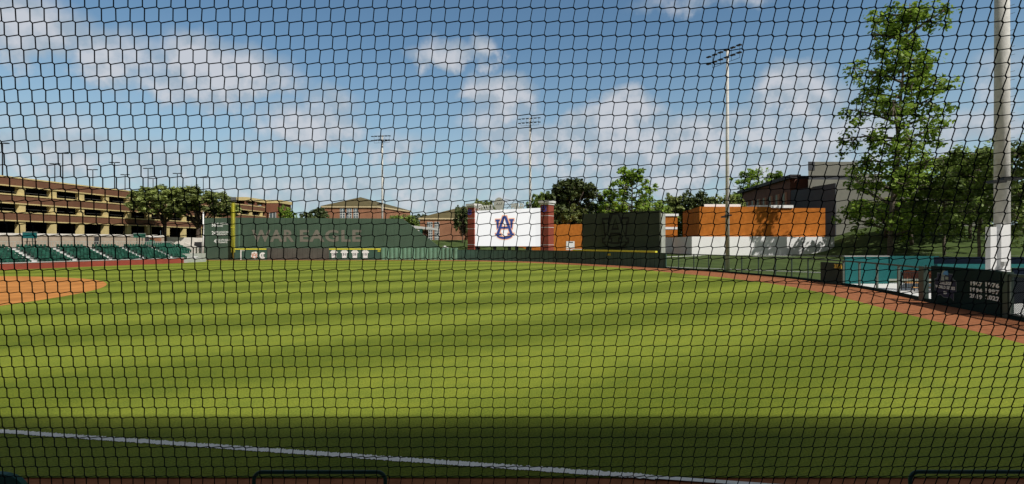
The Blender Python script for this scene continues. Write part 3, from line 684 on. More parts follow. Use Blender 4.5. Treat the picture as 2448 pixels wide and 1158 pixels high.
for k in range(7):
    q = a+wd*(2.5+k*6.2); q2 = q+wd*3.2
    w_ = quick('window', 'brick_house', wg, lambda m: m.obox((q.x, q.y), (q2.x, q2.y), .14, 8, 20.4, 0.0))
    quick('pane', 'wing_pane', w_, lambda m: m.obox((q.x+wd.x*1.6, q.y+wd.y*1.6), (q2.x, q2.y), .05, 8.2, 20.2, .145))

# ------------------------------------------------------------------ brick hip-roofed buildings behind left field
def hip(name, label, P, zb, ze, apex, winw, brickmat='brick_house', over=0.7):
    cx = sum(p[0] for p in P)/4; cy = sum(p[1] for p in P)/4
    t = thing(name, label, 'building', (cx, cy, zb))
    w = quick('wall', brickmat, t, lambda m: m.prism(P, zb, ze))
    def ov(s): return [(cx+(p[0]-cx)*s, cy+(p[1]-cy)*s) for p in P]
    quick('eaves', 'cream_trim', t, lambda m: m.prism(ov(1.03), ze, ze+.55))
    def roof(m):
        Q = ov(1.035); m.add([(*p, ze+.552) for p in Q]+[tuple(a) for a in apex], [])
        if len(apex) == 1: m.f += [(0, 1, 4), (1, 2, 4), (2, 3, 4), (3, 0, 4), (3, 2, 1, 0)]
        else: m.f += [(0, 1, 5, 4), (1, 2, 5), (2, 3, 4, 5), (3, 0, 4), (3, 2, 1, 0)]
    quick('roof', 'olive_roof', t, roof)
    for (x0, x1, z0, z1, y, nx, nz) in winw:
        f = quick('window', 'window_white', w, lambda m: m.box(x0, y-.12, z0, x1, y-.005, z1))
        def panes(m):
            for i in range(nx):
                for j in range(nz):
                    a0 = x0+(x1-x0)*(i+.14)/nx; a1 = x0+(x1-x0)*(i+.86)/nx; b0 = z0+(z1-z0)*(j+.12)/nz; b1 = z0+(z1-z0)*(j+.88)/nz
                    m.box(a0, y-.14, b0, a1, y-.121, b1)
        quick('pane', 'glass', f, panes)
    return t
Yb = 180
xw = lambda u, Y: (u-1224)/F*Y
zz = lambda v, Y: EYE-(v-HZ)/F*Y
hip('brick_hall', 'red brick hall with olive hip roof and three white windows above the green wall', [(xw(770, Yb), Yb), (xw(902, Yb), Yb), (-41.3, 208), (-62, 208)], 4, 16.1, [(-57.4, 194, 21.0)],
    [(xw(813, Yb), xw(825, Yb), zz(522, Yb), zz(499, Yb), Yb, 2, 4), (xw(829, Yb), xw(841, Yb), zz(522, Yb), zz(499, Yb), Yb, 2, 4), (xw(845, Yb), xw(857, Yb), zz(522, Yb), zz(499, Yb), Yb, 2, 4)])
Yb2 = 170
hip('brick_house', 'brick building with two tall white windows just left of the scoreboard', [(xw(1004, Yb2), Yb2), (xw(1215, Yb2), Yb2), (xw(1215, Yb2), 192), (xw(1004, Yb2)+1, 192)], 4, 11.5, [(-17, 181, 16.6), (-11, 181, 16.6)],
    [(xw(1021, Yb2), xw(1034, Yb2), zz(574, Yb2), zz(531, Yb2), Yb2, 3, 7), (xw(1039, Yb2), xw(1050.5, Yb2), zz(574, Yb2), zz(531, Yb2), Yb2, 3, 7)])
# canopy pavilion by end of the tall wall
t = thing('pavilion', 'small pavilion with flat white canopy peeking over the sloping wall end', 'pavilion', (xw(1005, 128), 128, 1.5))
quick('roof', 'pale_concrete', t, lambda m: m.prism([(xw(968, 128), 128), (xw(1042, 128), 127), (xw(1042, 128), 132), (xw(975, 128), 131)], [7.6, 6.95, 6.95, 7.4], [8.35, 7.45, 7.45, 8.2]))
quick('lower_canopy', 'pale_concrete', t, lambda m: m.prism([(xw(989, 128), 127.5), (xw(1005, 128), 127.5), (xw(1005, 128), 130), (xw(989, 128), 130)], 6.6, 7.0))
quick('side_screen', 'seat_green', t, lambda m: m.box(xw(1004, 128), 127.4, 3, xw(1010, 128), 128.4, 7.3))
quick('wall', 'brick_brown', t, lambda m: m.box(xw(1010, 128)+.02, 128, 2, xw(1021, 128), 130, 7.0))
# a little white gear cart behind the wall
t = thing('gear_cart', 'little white cart showing just above the light green padding', 'cart', (xw(1066, 118.5), 118.5, 0))
quick('tray', 'white_metal', t, lambda m: (m.box(xw(1058, 118.5), 118.3, 2.7, xw(1071, 118.5), 119, 2.85), m.box(xw(1061, 118.5), 118.4, 2.87, xw(1066, 118.5), 118.9, 3.15)))
quick('leg', 'white_metal', t, lambda m: (m.box(xw(1060, 118.5), 118.5, -.08, xw(1061, 118.5), 118.6, 2.7), m.box(xw(1069, 118.5), 118.5, -.08, xw(1070, 118.5), 118.6, 2.7)))

# ------------------------------------------------------------------ parking garage
def gX(Y): return -100.1+0.087*Y
t = thing('parking_garage', 'long brown brick parking garage with cream columns and open decks', 'parking garage', (gX(120), 120, 4))
GY0, GY1 = 78.0, 176.0
def gprism(m, y0, y1, dep0, dep1, z0, z1):  # dep>0 goes into the building
    m.prism([(gX(y0)-dep0, y0), (gX(y1)-dep0, y1), (gX(y1)-dep1, y1), (gX(y0)-dep1, y0)], z0, z1)
EYEg = 4.0; pitch = 3.2; top = 15.95
bands = [(top-1.5, top-.16), (top-1.5-pitch, top-.16-pitch+.02), (top-1.5-2*pitch, top-.16-2*pitch+.02)]
for i, (a, b) in enumerate(bands):
    quick('spandrel', 'brick_garage', t, lambda m: gprism(m, GY0, GY1, 0, .35, a, b))
    quick('ledge', 'cream', t, lambda m: gprism(m, GY0, GY1, -.10, .45, b+.002, b+.24))
    quick('ledge', 'cream', t, lambda m: gprism(m, GY0, GY1, -.06, .45, a-.22, a-.002))
    quick('deck', 'interior_dark', t, lambda m: gprism(m, GY0, GY1, .46, 36, a-.1, a+.25))
quick('ground_deck', 'interior_dark', t, lambda m: gprism(m, GY0, GY1, .0, 36, 3.0, 4.6))
quick('back_wall', 'interior_dark', t, lambda m: gprism(m, GY0, GY1, 36.05, 36.4, 3, top-2))
quick('end_wall', 'brick_garage', t, lambda m: (m.prism([(gX(GY1)-.0, GY1), (gX(GY1)-.0, GY1+.4), (gX(GY1)-36, GY1+.4), (gX(GY1)-36, GY1)], 3, top-.2),))
y = 77.5; 
while y < GY1-2:
    quick('column', 'cream', t, lambda m: gprism(m, y, y+1.15, .12, .95, 4.0, top-1.75)); y += 6.0
quick('guard_cable', 'lamp_grey', t, lambda m: [gprism(m, GY0, GY1, .5, .55, z, z+.05) for z in (top-1.5-2*pitch+2.1, top-1.5-pitch+2.0)])
t = thing('stair_tower', 'square brick stair tower with cream roof at the far end of garage', 'tower', (-82, 180, 4))
quick('wall', 'brick_tower', t, lambda m: m.box(-85.2, 176.5, 4, -80.3, 186, 17.4))
quick('window', 'glass', t, lambda m: m.box(-83.6, 176.38, 6, -81.3, 176.49, 14.2))
quick('window_frame', 'window_white', t, lambda m: [m.box(x, 176.3, 6, x+.14, 176.37, 14.2) for x in (-83.6, -82.5, -81.4)]+[m.box(-83.6, 176.2, z, -81.26, 176.29, z+.14) for z in (11.6,)])
quick('wall', 'brick_tower', t, lambda m: (m.prism([(gX(165), 165), (gX(176.4), 176.4), (gX(176.4)-6, 176.4), (gX(165)-6, 165)], 15.9, 16.3), m.box(-86.2, 165, 16.3, -85.9, 166.6, 17.4), m.box(-85.8, 170, 16.3, -85.2, 171, 17.4), m.box(-85.6, 174.8, 16.3, -85.0, 176.4, 17.4), m.box(-92, 165, 16.3, -91.6, 176.4, 17.4)))
quick('roof', 'cream', t, lambda m: (m.prism([(gX(165)+.3, 165), (gX(176.4)+.2, 176.4), (-79.8, 176.4), (-79.8, 186.5), (-93, 186.5), (-93, 165)], 17.41, 18.5)))

# garage roof lamps
def lamp_proto():
    t = thing('parking_lamp', 'x', 'street lamp', (0, 0, 0))
    quick('pole', 'lamp_black', t, lambda m: m.tube((0, 0, 0), (0, 0, 9.3), .13, .10, 6))
    quick('lamp_head', 'lamp_black', t, lambda m: (m.box(-1.25, -.2, 9.25, -.25, .2, 9.45), m.box(.25, -.2, 9.25, 1.25, .2, 9.45), m.box(-.3, -.06, 9.3, .3, .06, 9.4)))
    return t
def copy_tree(o, parent=None):
    c = o.copy(); C.objects.link(c); c.parent = parent
    for ch in o.children: copy_tree(ch, c)
    return c
lamps = [(6, 343, 'tallest black twin lamp at the left edge of the garage roof'), (131, 392, 'short black twin lamp just left of the second tall garage lamp'),
         (150, 367, 'tall black twin lamp, second tall one from the left edge'), (222, 406, 'short black twin lamp over the fourth garage bay'),
         (274, 389, 'tall black twin lamp midway along the garage roof'), (299, 418, 'short black twin lamp just right of the middle tall lamp'),
         (354, 403, 'tall black twin lamp left of the oak crowns'), (366, 427, 'black twin lamp rising out of the left oak crown'),
         (424, 415, 'black twin lamp behind the two oak crowns'), (486, 425, 'rightmost black twin lamp above the right oak crown')]
lp = lamp_proto()
for i, (u, v, lab) in enumerate(lamps):
    Y = 20.0*F/(HZ-v); o = lp if i == 0 else copy_tree(lp)
    o.location = (xw(u, Y), Y, 24-9.35); o['label'] = lab; o['group'] = 'twin lamps on the garage roof'

# ------------------------------------------------------------------ left stands
sd = Vector((.37, .93, 0)).normalized(); so = Vector((-.93, .37, 0)).normalized(); S0 = Vector((-73.4, 73.4, 0))
def SP(s, o): q = S0+sd*s+so*o; return (q.x, q.y)
def sprism(m, s0, s1, o0, o1, z0, z1): m.prism([SP(s0, o0), SP(s1, o0), SP(s1, o1), SP(s0, o1)], z0, z1)
t = thing('brick_wall', 'low red brick wall with pale coping below the green seats', 'wall', (*SP(10, 0), 0))
quick('wall_body', 'brick_red', t, lambda m: sprism(m, -22, 27.3, 0, .35, -.1, .88))
quick('coping', 'concrete', t, lambda m: sprism(m, -22, 27.3, -.05, .45, .882, 1.0))
t = thing('end_wall', 'plain grey concrete wall between brick wall and tall green wall', 'wall', (*SP(32, 0), 0))
quick('wall_body', 'kerb', t, lambda m: (sprism(m, 27.35, 32.2, 0.3, .6, -.1, .75), sprism(m, 28.5, 33.5, 2.0, 2.3, -.1, 1.7)))
t = thing('seating_terrace', 'grey concrete stepped terrace under the rows of green seats', 'stand', (*SP(10, 5), 0))
NR = 8; RD = .95; RH = .30
def steps(m):
    for r in range(NR): sprism(m, -22, 31.0-(.7*r if r > 3 else 0), .46+r*RD, .46+(r+1)*RD, -.1, .35+RH*(r+1))
    sprism(m, -22, 33, .46+NR*RD, 20, -.1, .35+RH*NR+.25)
quick('steps', 'concrete', t, steps)
def aisle(m):
    for k in range(-3, 6):
        for r in range(NR): sprism(m, 5.3*k+4.25, 5.3*k+5.15, .46+r*RD+RD*.5, .46+(r+1)*RD, .35+RH*(r+1)+.002, .35+RH*(r+1)+.15)
quick('aisle_steps', 'pale_concrete', t, aisle)
zc = .35+RH*NR+.25
def rail(m):
    for (a, b) in ((-22, 31),):
        s = a
        while s < b: sprism(m, s, s+.05, 8.6, 8.65, zc, zc+1.05); s += .42
        sprism(m, a, b, 8.58, 8.66, zc+1.05, zc+1.12); sprism(m, a, b, 8.6, 8.64, zc+.15, zc+.2)
t2 = thing('terrace_railing', 'thin grey railing behind the top row of green seats', 'railing', (*SP(10, 8.6), zc))
quick('bars', 'kerb', t2, rail)
t = thing('concourse_wall', 'tan concourse wall with white coping under the parking garage', 'wall', (*SP(20, 16), zc))
quick('wall_body', 'tan_wall', t, lambda m: sprism(m, -25, 34, 15.5, 15.9, 0, 5.15))
quick('coping', 'white_wall', t, lambda m: sprism(m, -25, 34, 15.3, 16.1, 5.152, 5.5))
for s in (20.6, 30.0): quick('doorway', 'interior_dark', t, lambda m: sprism(m, s, s+.8, 15.44, 15.49, zc+.6, zc+2.0))
wl = so*-1
def wtxt(s, w, z, h, st):
    q = Vector((*SP(s, 15.49), z)); text('wall_lettering', st, 'letter_white', t, q, sd, (0, 0, 1), w, h, .03, .02)
t = thing('tan_wall_end', 'white retaining wall stepping down behind the oak trunks', 'wall', (xw(430, 121), 121, 3))
quick('wall_body', 'white_wall', t, lambda m: m.prism([(xw(372, 119), 119), (xw(484, 122), 122), (xw(484, 122), 122.5), (xw(372, 119), 119.5)], 1, [5.25, 5.0, 5.0, 5.25]))
quick('ramp', 'white_wall', t, lambda m: m.prism([(xw(440, 119), 119), (xw(480, 119), 119), (xw(480, 119), 119.4), (xw(440, 119), 119.4)], 0, [3.9, 2.5, 2.5, 3.9]))
quick('gate', 'interior_dark', t, lambda m: m.box(xw(466, 121.4), 121.2, 2.4, xw(483, 121.4), 121.35, 4.0))
# kiosks
def kiosk(label, u, v, Y, w, h, posts=2, mat='teal'):
    p = at(u, Y, v); t = thing('concession_kiosk' if posts else 'green_counter', label, 'kiosk' if posts else 'counter', (p[0], Y, zc))
    quick('canopy' if posts else 'counter_top', mat, t, lambda m: m.box(p[0]-w/2, Y-.5, p[2]-h/2, p[0]+w/2, Y+.6, p[2]+h/2))
    quick('roof_edge' if posts else 'counter_edge', 'pale_tile', t, lambda m: m.box(p[0]-w/2-.05, Y-.55, p[2]+h/2+.002, p[0]+w/2+.05, Y+.65, p[2]+h/2+.08))
    quick('post', 'rail_green', t, lambda m: m.box(p[0]-w*.35, Y, zc-.6, p[0]-w*.35+.1, Y+.1, p[2]-h/2-.002))
    quick('post', 'rail_green', t, lambda m: m.box(p[0]+w*.3, Y, zc-.6, p[0]+w*.3+.1, Y+.1, p[2]-h/2-.002))
kiosk('teal roofed kiosk standing before the concourse wall at left', 70.5, 563, 83, 1.35, .95, mat='teal')
kiosk('green topped kiosk before the right end of the concourse wall', 333, 564, 101, 1.6, .8, mat='seat_green')
kiosk('green counter behind the last block of seats', 386, 585, 104, 2.8, .7, 0, mat='seat_green')
t = thing('brick_booth', 'little brick booth with green awning right of the concourse wall', 'booth', (xw(358, 108), 108, 3))
quick('wall', 'brick_house', t, lambda m: m.box(xw(346, 108), 108, 2, xw(370, 108), 110, 5.0))
quick('roof', 'pale_concrete', t, lambda m: m.prism([(xw(344, 108), 107.6), (xw(372, 108), 107.6), (xw(370, 108), 110.4), (xw(344, 108), 110.4)], 5.0, [5.2, 5.05, 5.3, 5.45]))
quick('awning', 'seat_green', t, lambda m: m.prism([(xw(355, 108), 106.9), (xw(373, 108), 106.9), (xw(371, 108), 107.98), (xw(356, 108), 107.98)], [3.5, 3.3, 3.9, 4.1], [3.8, 3.6, 4.3, 4.5]))
quick('door', 'interior_dark', t, lambda m: m.box(xw(347.5, 108), 107.9, 2.9, xw(351, 108), 107.98, 4.3))

# stadium seats : one mesh, copied
def seat_mesh():
    m = MB(); w = .20
    def sb(a0, a1, o0, o1, z0, z1):
        def q(a, o): p = sd*a+so*o; return (p.x, p.y)
        m.prism([q(a0, o0), q(a1, o0), q(a1, o1), q(a0, o1)], z0, z1)
    sb(-w, w, .0, .42, .40, .46); sb(-w*.96, w*.96, .42, .48, .44, .66); sb(-w*.86, w*.86, .44, .50, .66, .88)
    sb(-w-.02, -w, .02, .44, .0, .62); sb(w, w+.02, .02, .44, .0, .62)
    return m
sm = seat_mesh(); proto = sm.build('stadium_seat', 'seat_green')
allseats = []
for k in range(-2, 6):
    nrow = NR
    for r in range(nrow):
        for i in range(8):
            s = 5.3*k+.30+i*.50
            if k == 5 and r < 2 and i > 3: continue
            if k == 4 and r < 1 and i > 7: continue
            o = .46+r*RD+.32; p = SP(s, o); z = .35+RH*(r+1)
            u = 1224+F*p[0]/p[1]
            if u < -3: continue
            allseats.append((p[1], p, z, k))
for r in range(NR):    # the outermost short block toward the pole
    for i in range(3):
        if r >= 4: p = SP(5.3*5+4.5+i*.5, .46+r*RD+.32); allseats.append((p[1], p, .35+RH*(r+1), 5))
allseats.sort()
blockname = {-2: 'in the block at the left picture edge', -1: 'in the block at the left picture edge', 0: 'in the first full block from the left', 1: 'in the second full block from the left', 2: 'in the third full block from the left', 3: 'in the fourth block below the concourse wall', 4: 'in the block below the brick booth', 5: 'in the last block nearest the tall green wall'}
rest = MB()
for i, (_, p, z, k) in enumerate(allseats):
    if i < 300:
        o = proto if i == 0 else proto.copy()
        if i: C.objects.link(o)
        o.location = (p[0], p[1], z)
        tag(o, 'green folding stadium seat '+blockname[k], 'seat', 'green seats '+blockname[k])
    else: rest.add([(x+p[0], y+p[1], zq+z) for x, y, zq in sm.v], sm.f)
if rest.v: rest.build('stadium_seats', 'seat_green', label='farthest rows of green stadium seats near the tall green wall', cat='seats', kind='stuff')

# ------------------------------------------------------------------ floodlight poles
def flood(label, x, y, zb, zt, rb, rt, bank_dir, bw, zarm, pegs=False):
    t = thing('floodlight_pole', label, 'floodlight', (x, y, zb), 'floodlight poles round the outfield')
    quick('pole', 'concrete_pole', t, lambda m: m.tube((x, y, zb), (x, y, zt), rb, rt, 20), smooth=True)
    if bw:
        d = Vector((*bank_dir, 0)).normalized(); n = Vector((d.y, -d.x, 0)); c = Vector((x, y, zt))+n*(rt+.15)
        fr = MB()
        for z in (-.15, -1.1, -1.9): a = c-d*bw*.45+Vector((0, 0, z)); b = c+d*bw*.45+Vector((0, 0, z)); fr.tube(a, b, .03, n=6)
        for q in (-.45, -.18, .18, .45): fr.tube(c+d*bw*q+Vector((0, 0, -.15)), c+d*bw*q+Vector((0, 0, -1.9)), .025, n=6)
        fr.build('bank_frame', 'lamp_black', t)
        for z in (-.45, -1.45):
            for k in range(6):
                q = c+d*bw*(-.5+k/5)+n*.28+Vector((0, 0, z)); m = MB()
                a = [q-d*.30, q+d*.30, q+d*.30+n*.42, q-d*.30+n*.42]
                m.add([tuple(w) for w in a]+[tuple(w+Vector((0, 0, .13))) for w in a], [(0, 1, 2, 3), (4, 5, 6, 7), (0, 1, 5, 4), (1, 2, 6, 5), (2, 3, 7, 6), (3, 0, 4, 7)])
                m.tube(q-n*.28+Vector((0, 0, .1)), q+Vector((0, 0, .1)), .05, n=6)
                m.build('lamp', 'lamp_black', t)
    # small twin floodlight arm
    s = -1
    ar = quick('service_light', 'lamp_black', t, lambda m: (m.prism([(x-rb*4.0, y-rb-.9), (x-rb*2.0, y-rb-.9), (x-rb*1.6, y-rb-.1), (x-rb*3.6, y-rb-.1)], zarm, zarm+.18), m.prism([(x-rb*2.2, y-rb-.8), (x+rb*.5, y-rb-.8), (x+rb*.9, y-rb-.05), (x-rb*1.8, y-rb-.05)], zarm+.22, zarm+.42), m.tube((x-rb*3, y-rb-.3, zarm+.17), (x, y, zarm+.17), .08)))
    if pegs:
        pg = MB(); z = 6.2
        while z < zt-1: pg.tube((x+rb*.55, y-rb*.72, z), (x+rb*.85, y-rb*.72-.22, z+.02), .014, n=6); z += .62
        pg.build('step_pegs', 'lamp_grey', t)
    return t
p3 = at(1739, 71, z=0)
flood('pale concrete floodlight pole standing behind the railing fence before the orange building', p3[0], 71, -.1, 30.7, .30, .17, (2.7, -5.1), 5.0, 7.35)
flood('floodlight pole rising behind the right end of the scoreboard', xw(1274, 106), 122, 0, 4+297/F*122, .36, .22, (5.3, -1.6), 4.2*122/106, zz(494, 122))
flood('farthest floodlight pole above the brick hall', xw(914, 126), 126, 0, zz(324, 126), .26, .20, (5, -.8), 4.4, zz(490, 126))
p4 = (xw(2395.5, 38.7), 38.7)
t4 = flood('massive concrete light pole with white service boxes at the right edge', p4[0], p4[1], 0, 31, .49, .42, (.6, .8), 0, 8.35, True)
for (u0, u1, vt, dy) in ((2366.5, 2381.5, 543, .75), (2389, 2411, 536, .85)):
    x0, x1 = xw(u0, 38.0), xw(u1, 38.0)
    quick('service_box', 'white_metal', t4, lambda m: m.box(x0, 38.7-dy, .9, x1, 38.7-dy+.42, zz(vt, 38.0)))
quick('conduit_box', 'concrete', t4, lambda m: m.box(xw(2396, 37.7), 37.55, 2.25, xw(2405, 37.7), 37.84, 2.55))

# ------------------------------------------------------------------ trees
def leaves_mesh(name, centers, radii, per, size, mat, flat=0.8, rng=RNG):
    N = len(centers)*per
    c = np.repeat(np.array(centers), per, axis=0); r = np.repeat(np.array(radii), per)
    g = rng.normal(size=(N, 3)); g /= np.linalg.norm(g, axis=1)[:, None]
    rad = (rng.random(N)**0.5)*r; p = c+g*rad[:, None]*np.array([1, 1, flat])
    up = g*0.6+np.array([0, 0, .8])+rng.normal(size=(N, 3))*.55; up /= np.linalg.norm(up, axis=1)[:, None]
    a = np.cross(up, rng.normal(size=(N, 3))); a /= np.linalg.norm(a, axis=1)[:, None]; b = np.cross(up, a)
    s = size*(.6+.8*rng.random(N))[:, None]
    V = np.stack([p-a*s*.5, p-b*s*.36+a*s*.05, p+a*s*.6, p+b*s*.36+a*s*.05], axis=1).reshape(-1, 3)
    me = bpy.data.meshes.new(name); me.vertices.add(N*4); me.vertices.foreach_set('co', V.ravel())
    me.loops.add(N*4); me.loops.foreach_set('vertex_index', np.arange(N*4)); me.polygons.add(N)
    me.polygons.foreach_set('loop_start', np.arange(N)*4); me.update(calc_edges=True); me.validate()
    me.materials.append(MATS[mat]); return me
def mesh_of(m, name, mat):
    me = bpy.data.meshes.new(name); me.from_pydata(m.v, [], m.f); me.polygons.foreach_set('use_smooth', [True]*len(me.polygons))
    me.materials.append(MATS[mat]); return me
def oak_proto(seed, mat, leaf=.42, per=30, wide=1.0, low=False, nl=15):
    """height 10, crown radius ~4*wide"""
    rng = np.random.default_rng(seed); tr = MB(); C_, R_ = [], []
    tr.path([(0, 0, -.4), (0.05, 0, 1.2), (0.1, .05, 2.6), (0, 0, 4.2)], [.34, .27, .23, .16], 9)
    lobes = []
    for k in range(nl):
        a = k*2.4+rng.random(); el = rng.uniform(-1.1 if low else -.3, 1); rr = 2.75*wide*math.sqrt(max(0, 1-el*el*.75))
        lobes.append((np.array([math.cos(a)*rr, math.sin(a)*rr, 5.6+el*2.7]), rng.uniform(1.05, 1.75)))
    lobes.append((np.array([0, 0, 7.4]), 2.0))
    for c, r in lobes:
        tr.path([(0.05, 0, 2.2+rng.random()), tuple(c*np.array([.45, .45, .75])+np.array([0, 0, .2])), tuple(c)], [.13, .09, .03], 6)
        for q in range(13):
            g = rng.normal(size=3); g /= np.linalg.norm(g); g[2] = g[2]*.8+.1
            C_.append(c+g*r*rng.uniform(.55, 1.05)); R_.append(rng.uniform(.32, .62))
    return mesh_of(tr, 'trunk', 'bark'), leaves_mesh('crown', C_, R_, per, leaf, mat, rng=rng)
def maple_proto(seed, mat, leaf=.40, H=10, spread=3.0, nb=34, per=16, lean=(0, 0), twig=5, crad=(.28, .5), bark='bark_pale', low=.18, tr_w=.015):
    rng = np.random.default_rng(seed); tr = MB(); C_, R_ = [], []
    tp = [np.array([lean[0]*(k/8)**1.3+rng.normal()*.05, lean[1]*(k/8)+rng.normal()*.05, H*.97*k/8]) for k in range(9)]
    tp[0][2] = -.5
    tr.path([tuple(p) for p in tp], [H*tr_w*(1-k/8*.85) for k in range(9)], 9)
    def tpt(f): f *= 8; i = min(7, int(f)); return tp[i]+(tp[i+1]-tp[i])*(f-i)
    for k in range(nb):
        f = low+(.96-low)*(k+.5)/nb; a = k*2.39996+rng.normal()*.3
        L = spread*(1.0-.62*max(0, (f-.3)/.7)**1.25)*(.80 if f < .20 else 1)*rng.uniform(.60, 1.18)
        st = tpt(f); dr = np.array([math.cos(a), math.sin(a), rng.uniform(.12, .5)]); en = st+dr*L
        mid = (st+en)/2+np.array([0, 0, L*.05]); tr.path([tuple(st), tuple(mid), tuple(en)], [H*.0055, H*.0038, H*.0015], 5)
        for w in range(twig):
            g = rng.uniform(.35, 1.02); b = st+(en-st)*g; o = rng.normal(size=3)*L*.17; e = b+o
            tr.path([tuple(b), tuple(e)], [H*.002, H*.001], 4)
            C_.append(e); R_.append(rng.uniform(*crad)*H/10)
    for k in range(6): C_.append(tpt(.93)+rng.normal(size=3)*.3*H/10+np.array([0, 0, .25*H/10*k*.4])); R_.append(.4*H/10)
    return mesh_of(tr, 'trunk', bark), leaves_mesh('crown', C_, R_, per, leaf, mat, .8, rng=rng)
PROT = {'oakA': oak_proto(1, 'leaf_oak'), 'oakB': oak_proto(2, 'leaf_dark'), 'oakC': oak_proto(3, 'leaf_mid'), 'oakD': oak_proto(9, 'leaf_dark', wide=1.15),
        'bshA': oak_proto(31, 'leaf_oak', .40, 30, 1.1, True, 24), 'bshB': oak_proto(32, 'leaf_mid', .40, 30, 1.1, True, 24), 'bshD': oak_proto(33, 'leaf_dark', .40, 30, 1.1, True, 24),
        'mapC': maple_proto(41, 'leaf_mid', .30, 10, 4.0, 44, 28, twig=6, crad=(.40, .66), low=.24), 'mapD': maple_proto(42, 'leaf_dmid', .30, 10, 4.2, 44, 28, twig=6, crad=(.42, .70), low=.22),
        'mapA': maple_proto(4, 'leaf_bright', .36, 10, 3.3, 36, 16), 'mapB': maple_proto(5, 'leaf_bright', .34, 10, 3.8, 36, 15), 'busA': oak_proto(6, 'leaf_bright', .38, 26), 'oakE': oak_proto(14, 'leaf_oak', .40, 34, 1.2)}
KINDN = {'mapC': 'broadleaf_tree', 'mapD': 'broadleaf_tree', 'bshA': 'broadleaf_tree', 'bshB': 'broadleaf_tree', 'bshD': 'broadleaf_tree', 'oakA': 'oak_tree', 'oakB': 'oak_tree', 'oakC': 'broadleaf_tree', 'oakD': 'oak_tree', 'mapA': 'maple_tree', 'mapB': 'maple_tree', 'busA': 'broadleaf_tree', 'oakE': 'oak_tree'}
def tree(kind, label, u, Y, vtop, width_px, rot=0, zb=None, group=None, hfac=1.0, x=None):
    x = xw(u, Y) if x is None else x
    if zb is None: zb = float(hgt(np.array(x), np.array(Y)))
    ht = zz(vtop, Y)-zb; tH = {'oak': 9.9, 'bus': 9.9, 'bsh': 9.9, 'map': 10.2}[kind[:3]]; sz = ht/tH
    base_w = {'mapC': 8.0, 'mapD': 8.4, 'bshA': 8.9, 'bshB': 8.9, 'bshD': 8.9, 'oakA': 8.4, 'oakB': 8.4, 'oakC': 8.4, 'oakD': 9.4, 'mapA': 6.4, 'mapB': 7.2, 'busA': 8.4, 'oakE': 9.8}[kind]
    sx = width_px/F*Y/base_w
    t = bpy.data.objects.new(KINDN[kind], None); C.objects.link(t); t.location = (x, Y, zb)
    t.scale = (sx, sx, sz); t.rotation_euler = (0, 0, rot); tag(t, label, 'tree', group)
    for nme, me in zip(('trunk', 'crown'), PROT[kind]):
        o = bpy.data.objects.new(nme, me); C.objects.link(o); o.parent = t
    return t
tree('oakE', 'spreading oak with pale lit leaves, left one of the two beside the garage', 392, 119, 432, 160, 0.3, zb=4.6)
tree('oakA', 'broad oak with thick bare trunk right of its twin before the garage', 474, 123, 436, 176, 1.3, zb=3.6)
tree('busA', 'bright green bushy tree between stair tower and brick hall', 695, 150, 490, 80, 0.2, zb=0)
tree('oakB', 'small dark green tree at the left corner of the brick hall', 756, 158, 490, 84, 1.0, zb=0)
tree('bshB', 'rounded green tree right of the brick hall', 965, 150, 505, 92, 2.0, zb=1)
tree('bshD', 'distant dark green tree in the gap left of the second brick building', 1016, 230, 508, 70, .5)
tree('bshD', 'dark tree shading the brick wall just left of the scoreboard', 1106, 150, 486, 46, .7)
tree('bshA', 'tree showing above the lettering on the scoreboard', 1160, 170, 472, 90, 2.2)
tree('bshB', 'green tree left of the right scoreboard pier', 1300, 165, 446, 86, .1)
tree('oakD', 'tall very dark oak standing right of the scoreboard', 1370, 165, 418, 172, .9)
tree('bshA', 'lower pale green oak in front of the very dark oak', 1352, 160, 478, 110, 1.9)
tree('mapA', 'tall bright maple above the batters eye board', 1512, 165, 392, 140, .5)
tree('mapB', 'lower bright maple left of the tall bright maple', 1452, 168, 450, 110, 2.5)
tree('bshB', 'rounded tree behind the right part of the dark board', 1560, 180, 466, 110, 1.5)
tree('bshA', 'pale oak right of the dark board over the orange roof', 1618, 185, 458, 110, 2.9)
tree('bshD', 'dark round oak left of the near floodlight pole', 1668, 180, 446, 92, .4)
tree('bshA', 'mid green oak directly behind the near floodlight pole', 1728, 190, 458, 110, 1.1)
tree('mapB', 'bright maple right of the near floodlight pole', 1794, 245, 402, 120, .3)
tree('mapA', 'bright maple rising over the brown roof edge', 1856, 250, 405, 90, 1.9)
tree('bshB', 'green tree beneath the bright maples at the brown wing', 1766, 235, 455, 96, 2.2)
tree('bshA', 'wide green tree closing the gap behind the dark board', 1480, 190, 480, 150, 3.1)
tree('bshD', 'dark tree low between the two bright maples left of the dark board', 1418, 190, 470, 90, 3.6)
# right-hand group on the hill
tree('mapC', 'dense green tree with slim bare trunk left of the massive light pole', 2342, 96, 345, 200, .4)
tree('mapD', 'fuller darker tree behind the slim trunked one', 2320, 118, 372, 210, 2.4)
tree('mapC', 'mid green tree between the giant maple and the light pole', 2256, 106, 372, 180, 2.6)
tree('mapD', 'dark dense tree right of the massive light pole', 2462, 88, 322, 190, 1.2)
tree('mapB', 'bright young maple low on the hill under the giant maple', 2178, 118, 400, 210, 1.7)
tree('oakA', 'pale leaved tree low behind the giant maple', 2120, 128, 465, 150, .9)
tree('bshD', 'far tree behind the grey building at right', 2300, 185, 420, 260, .2)
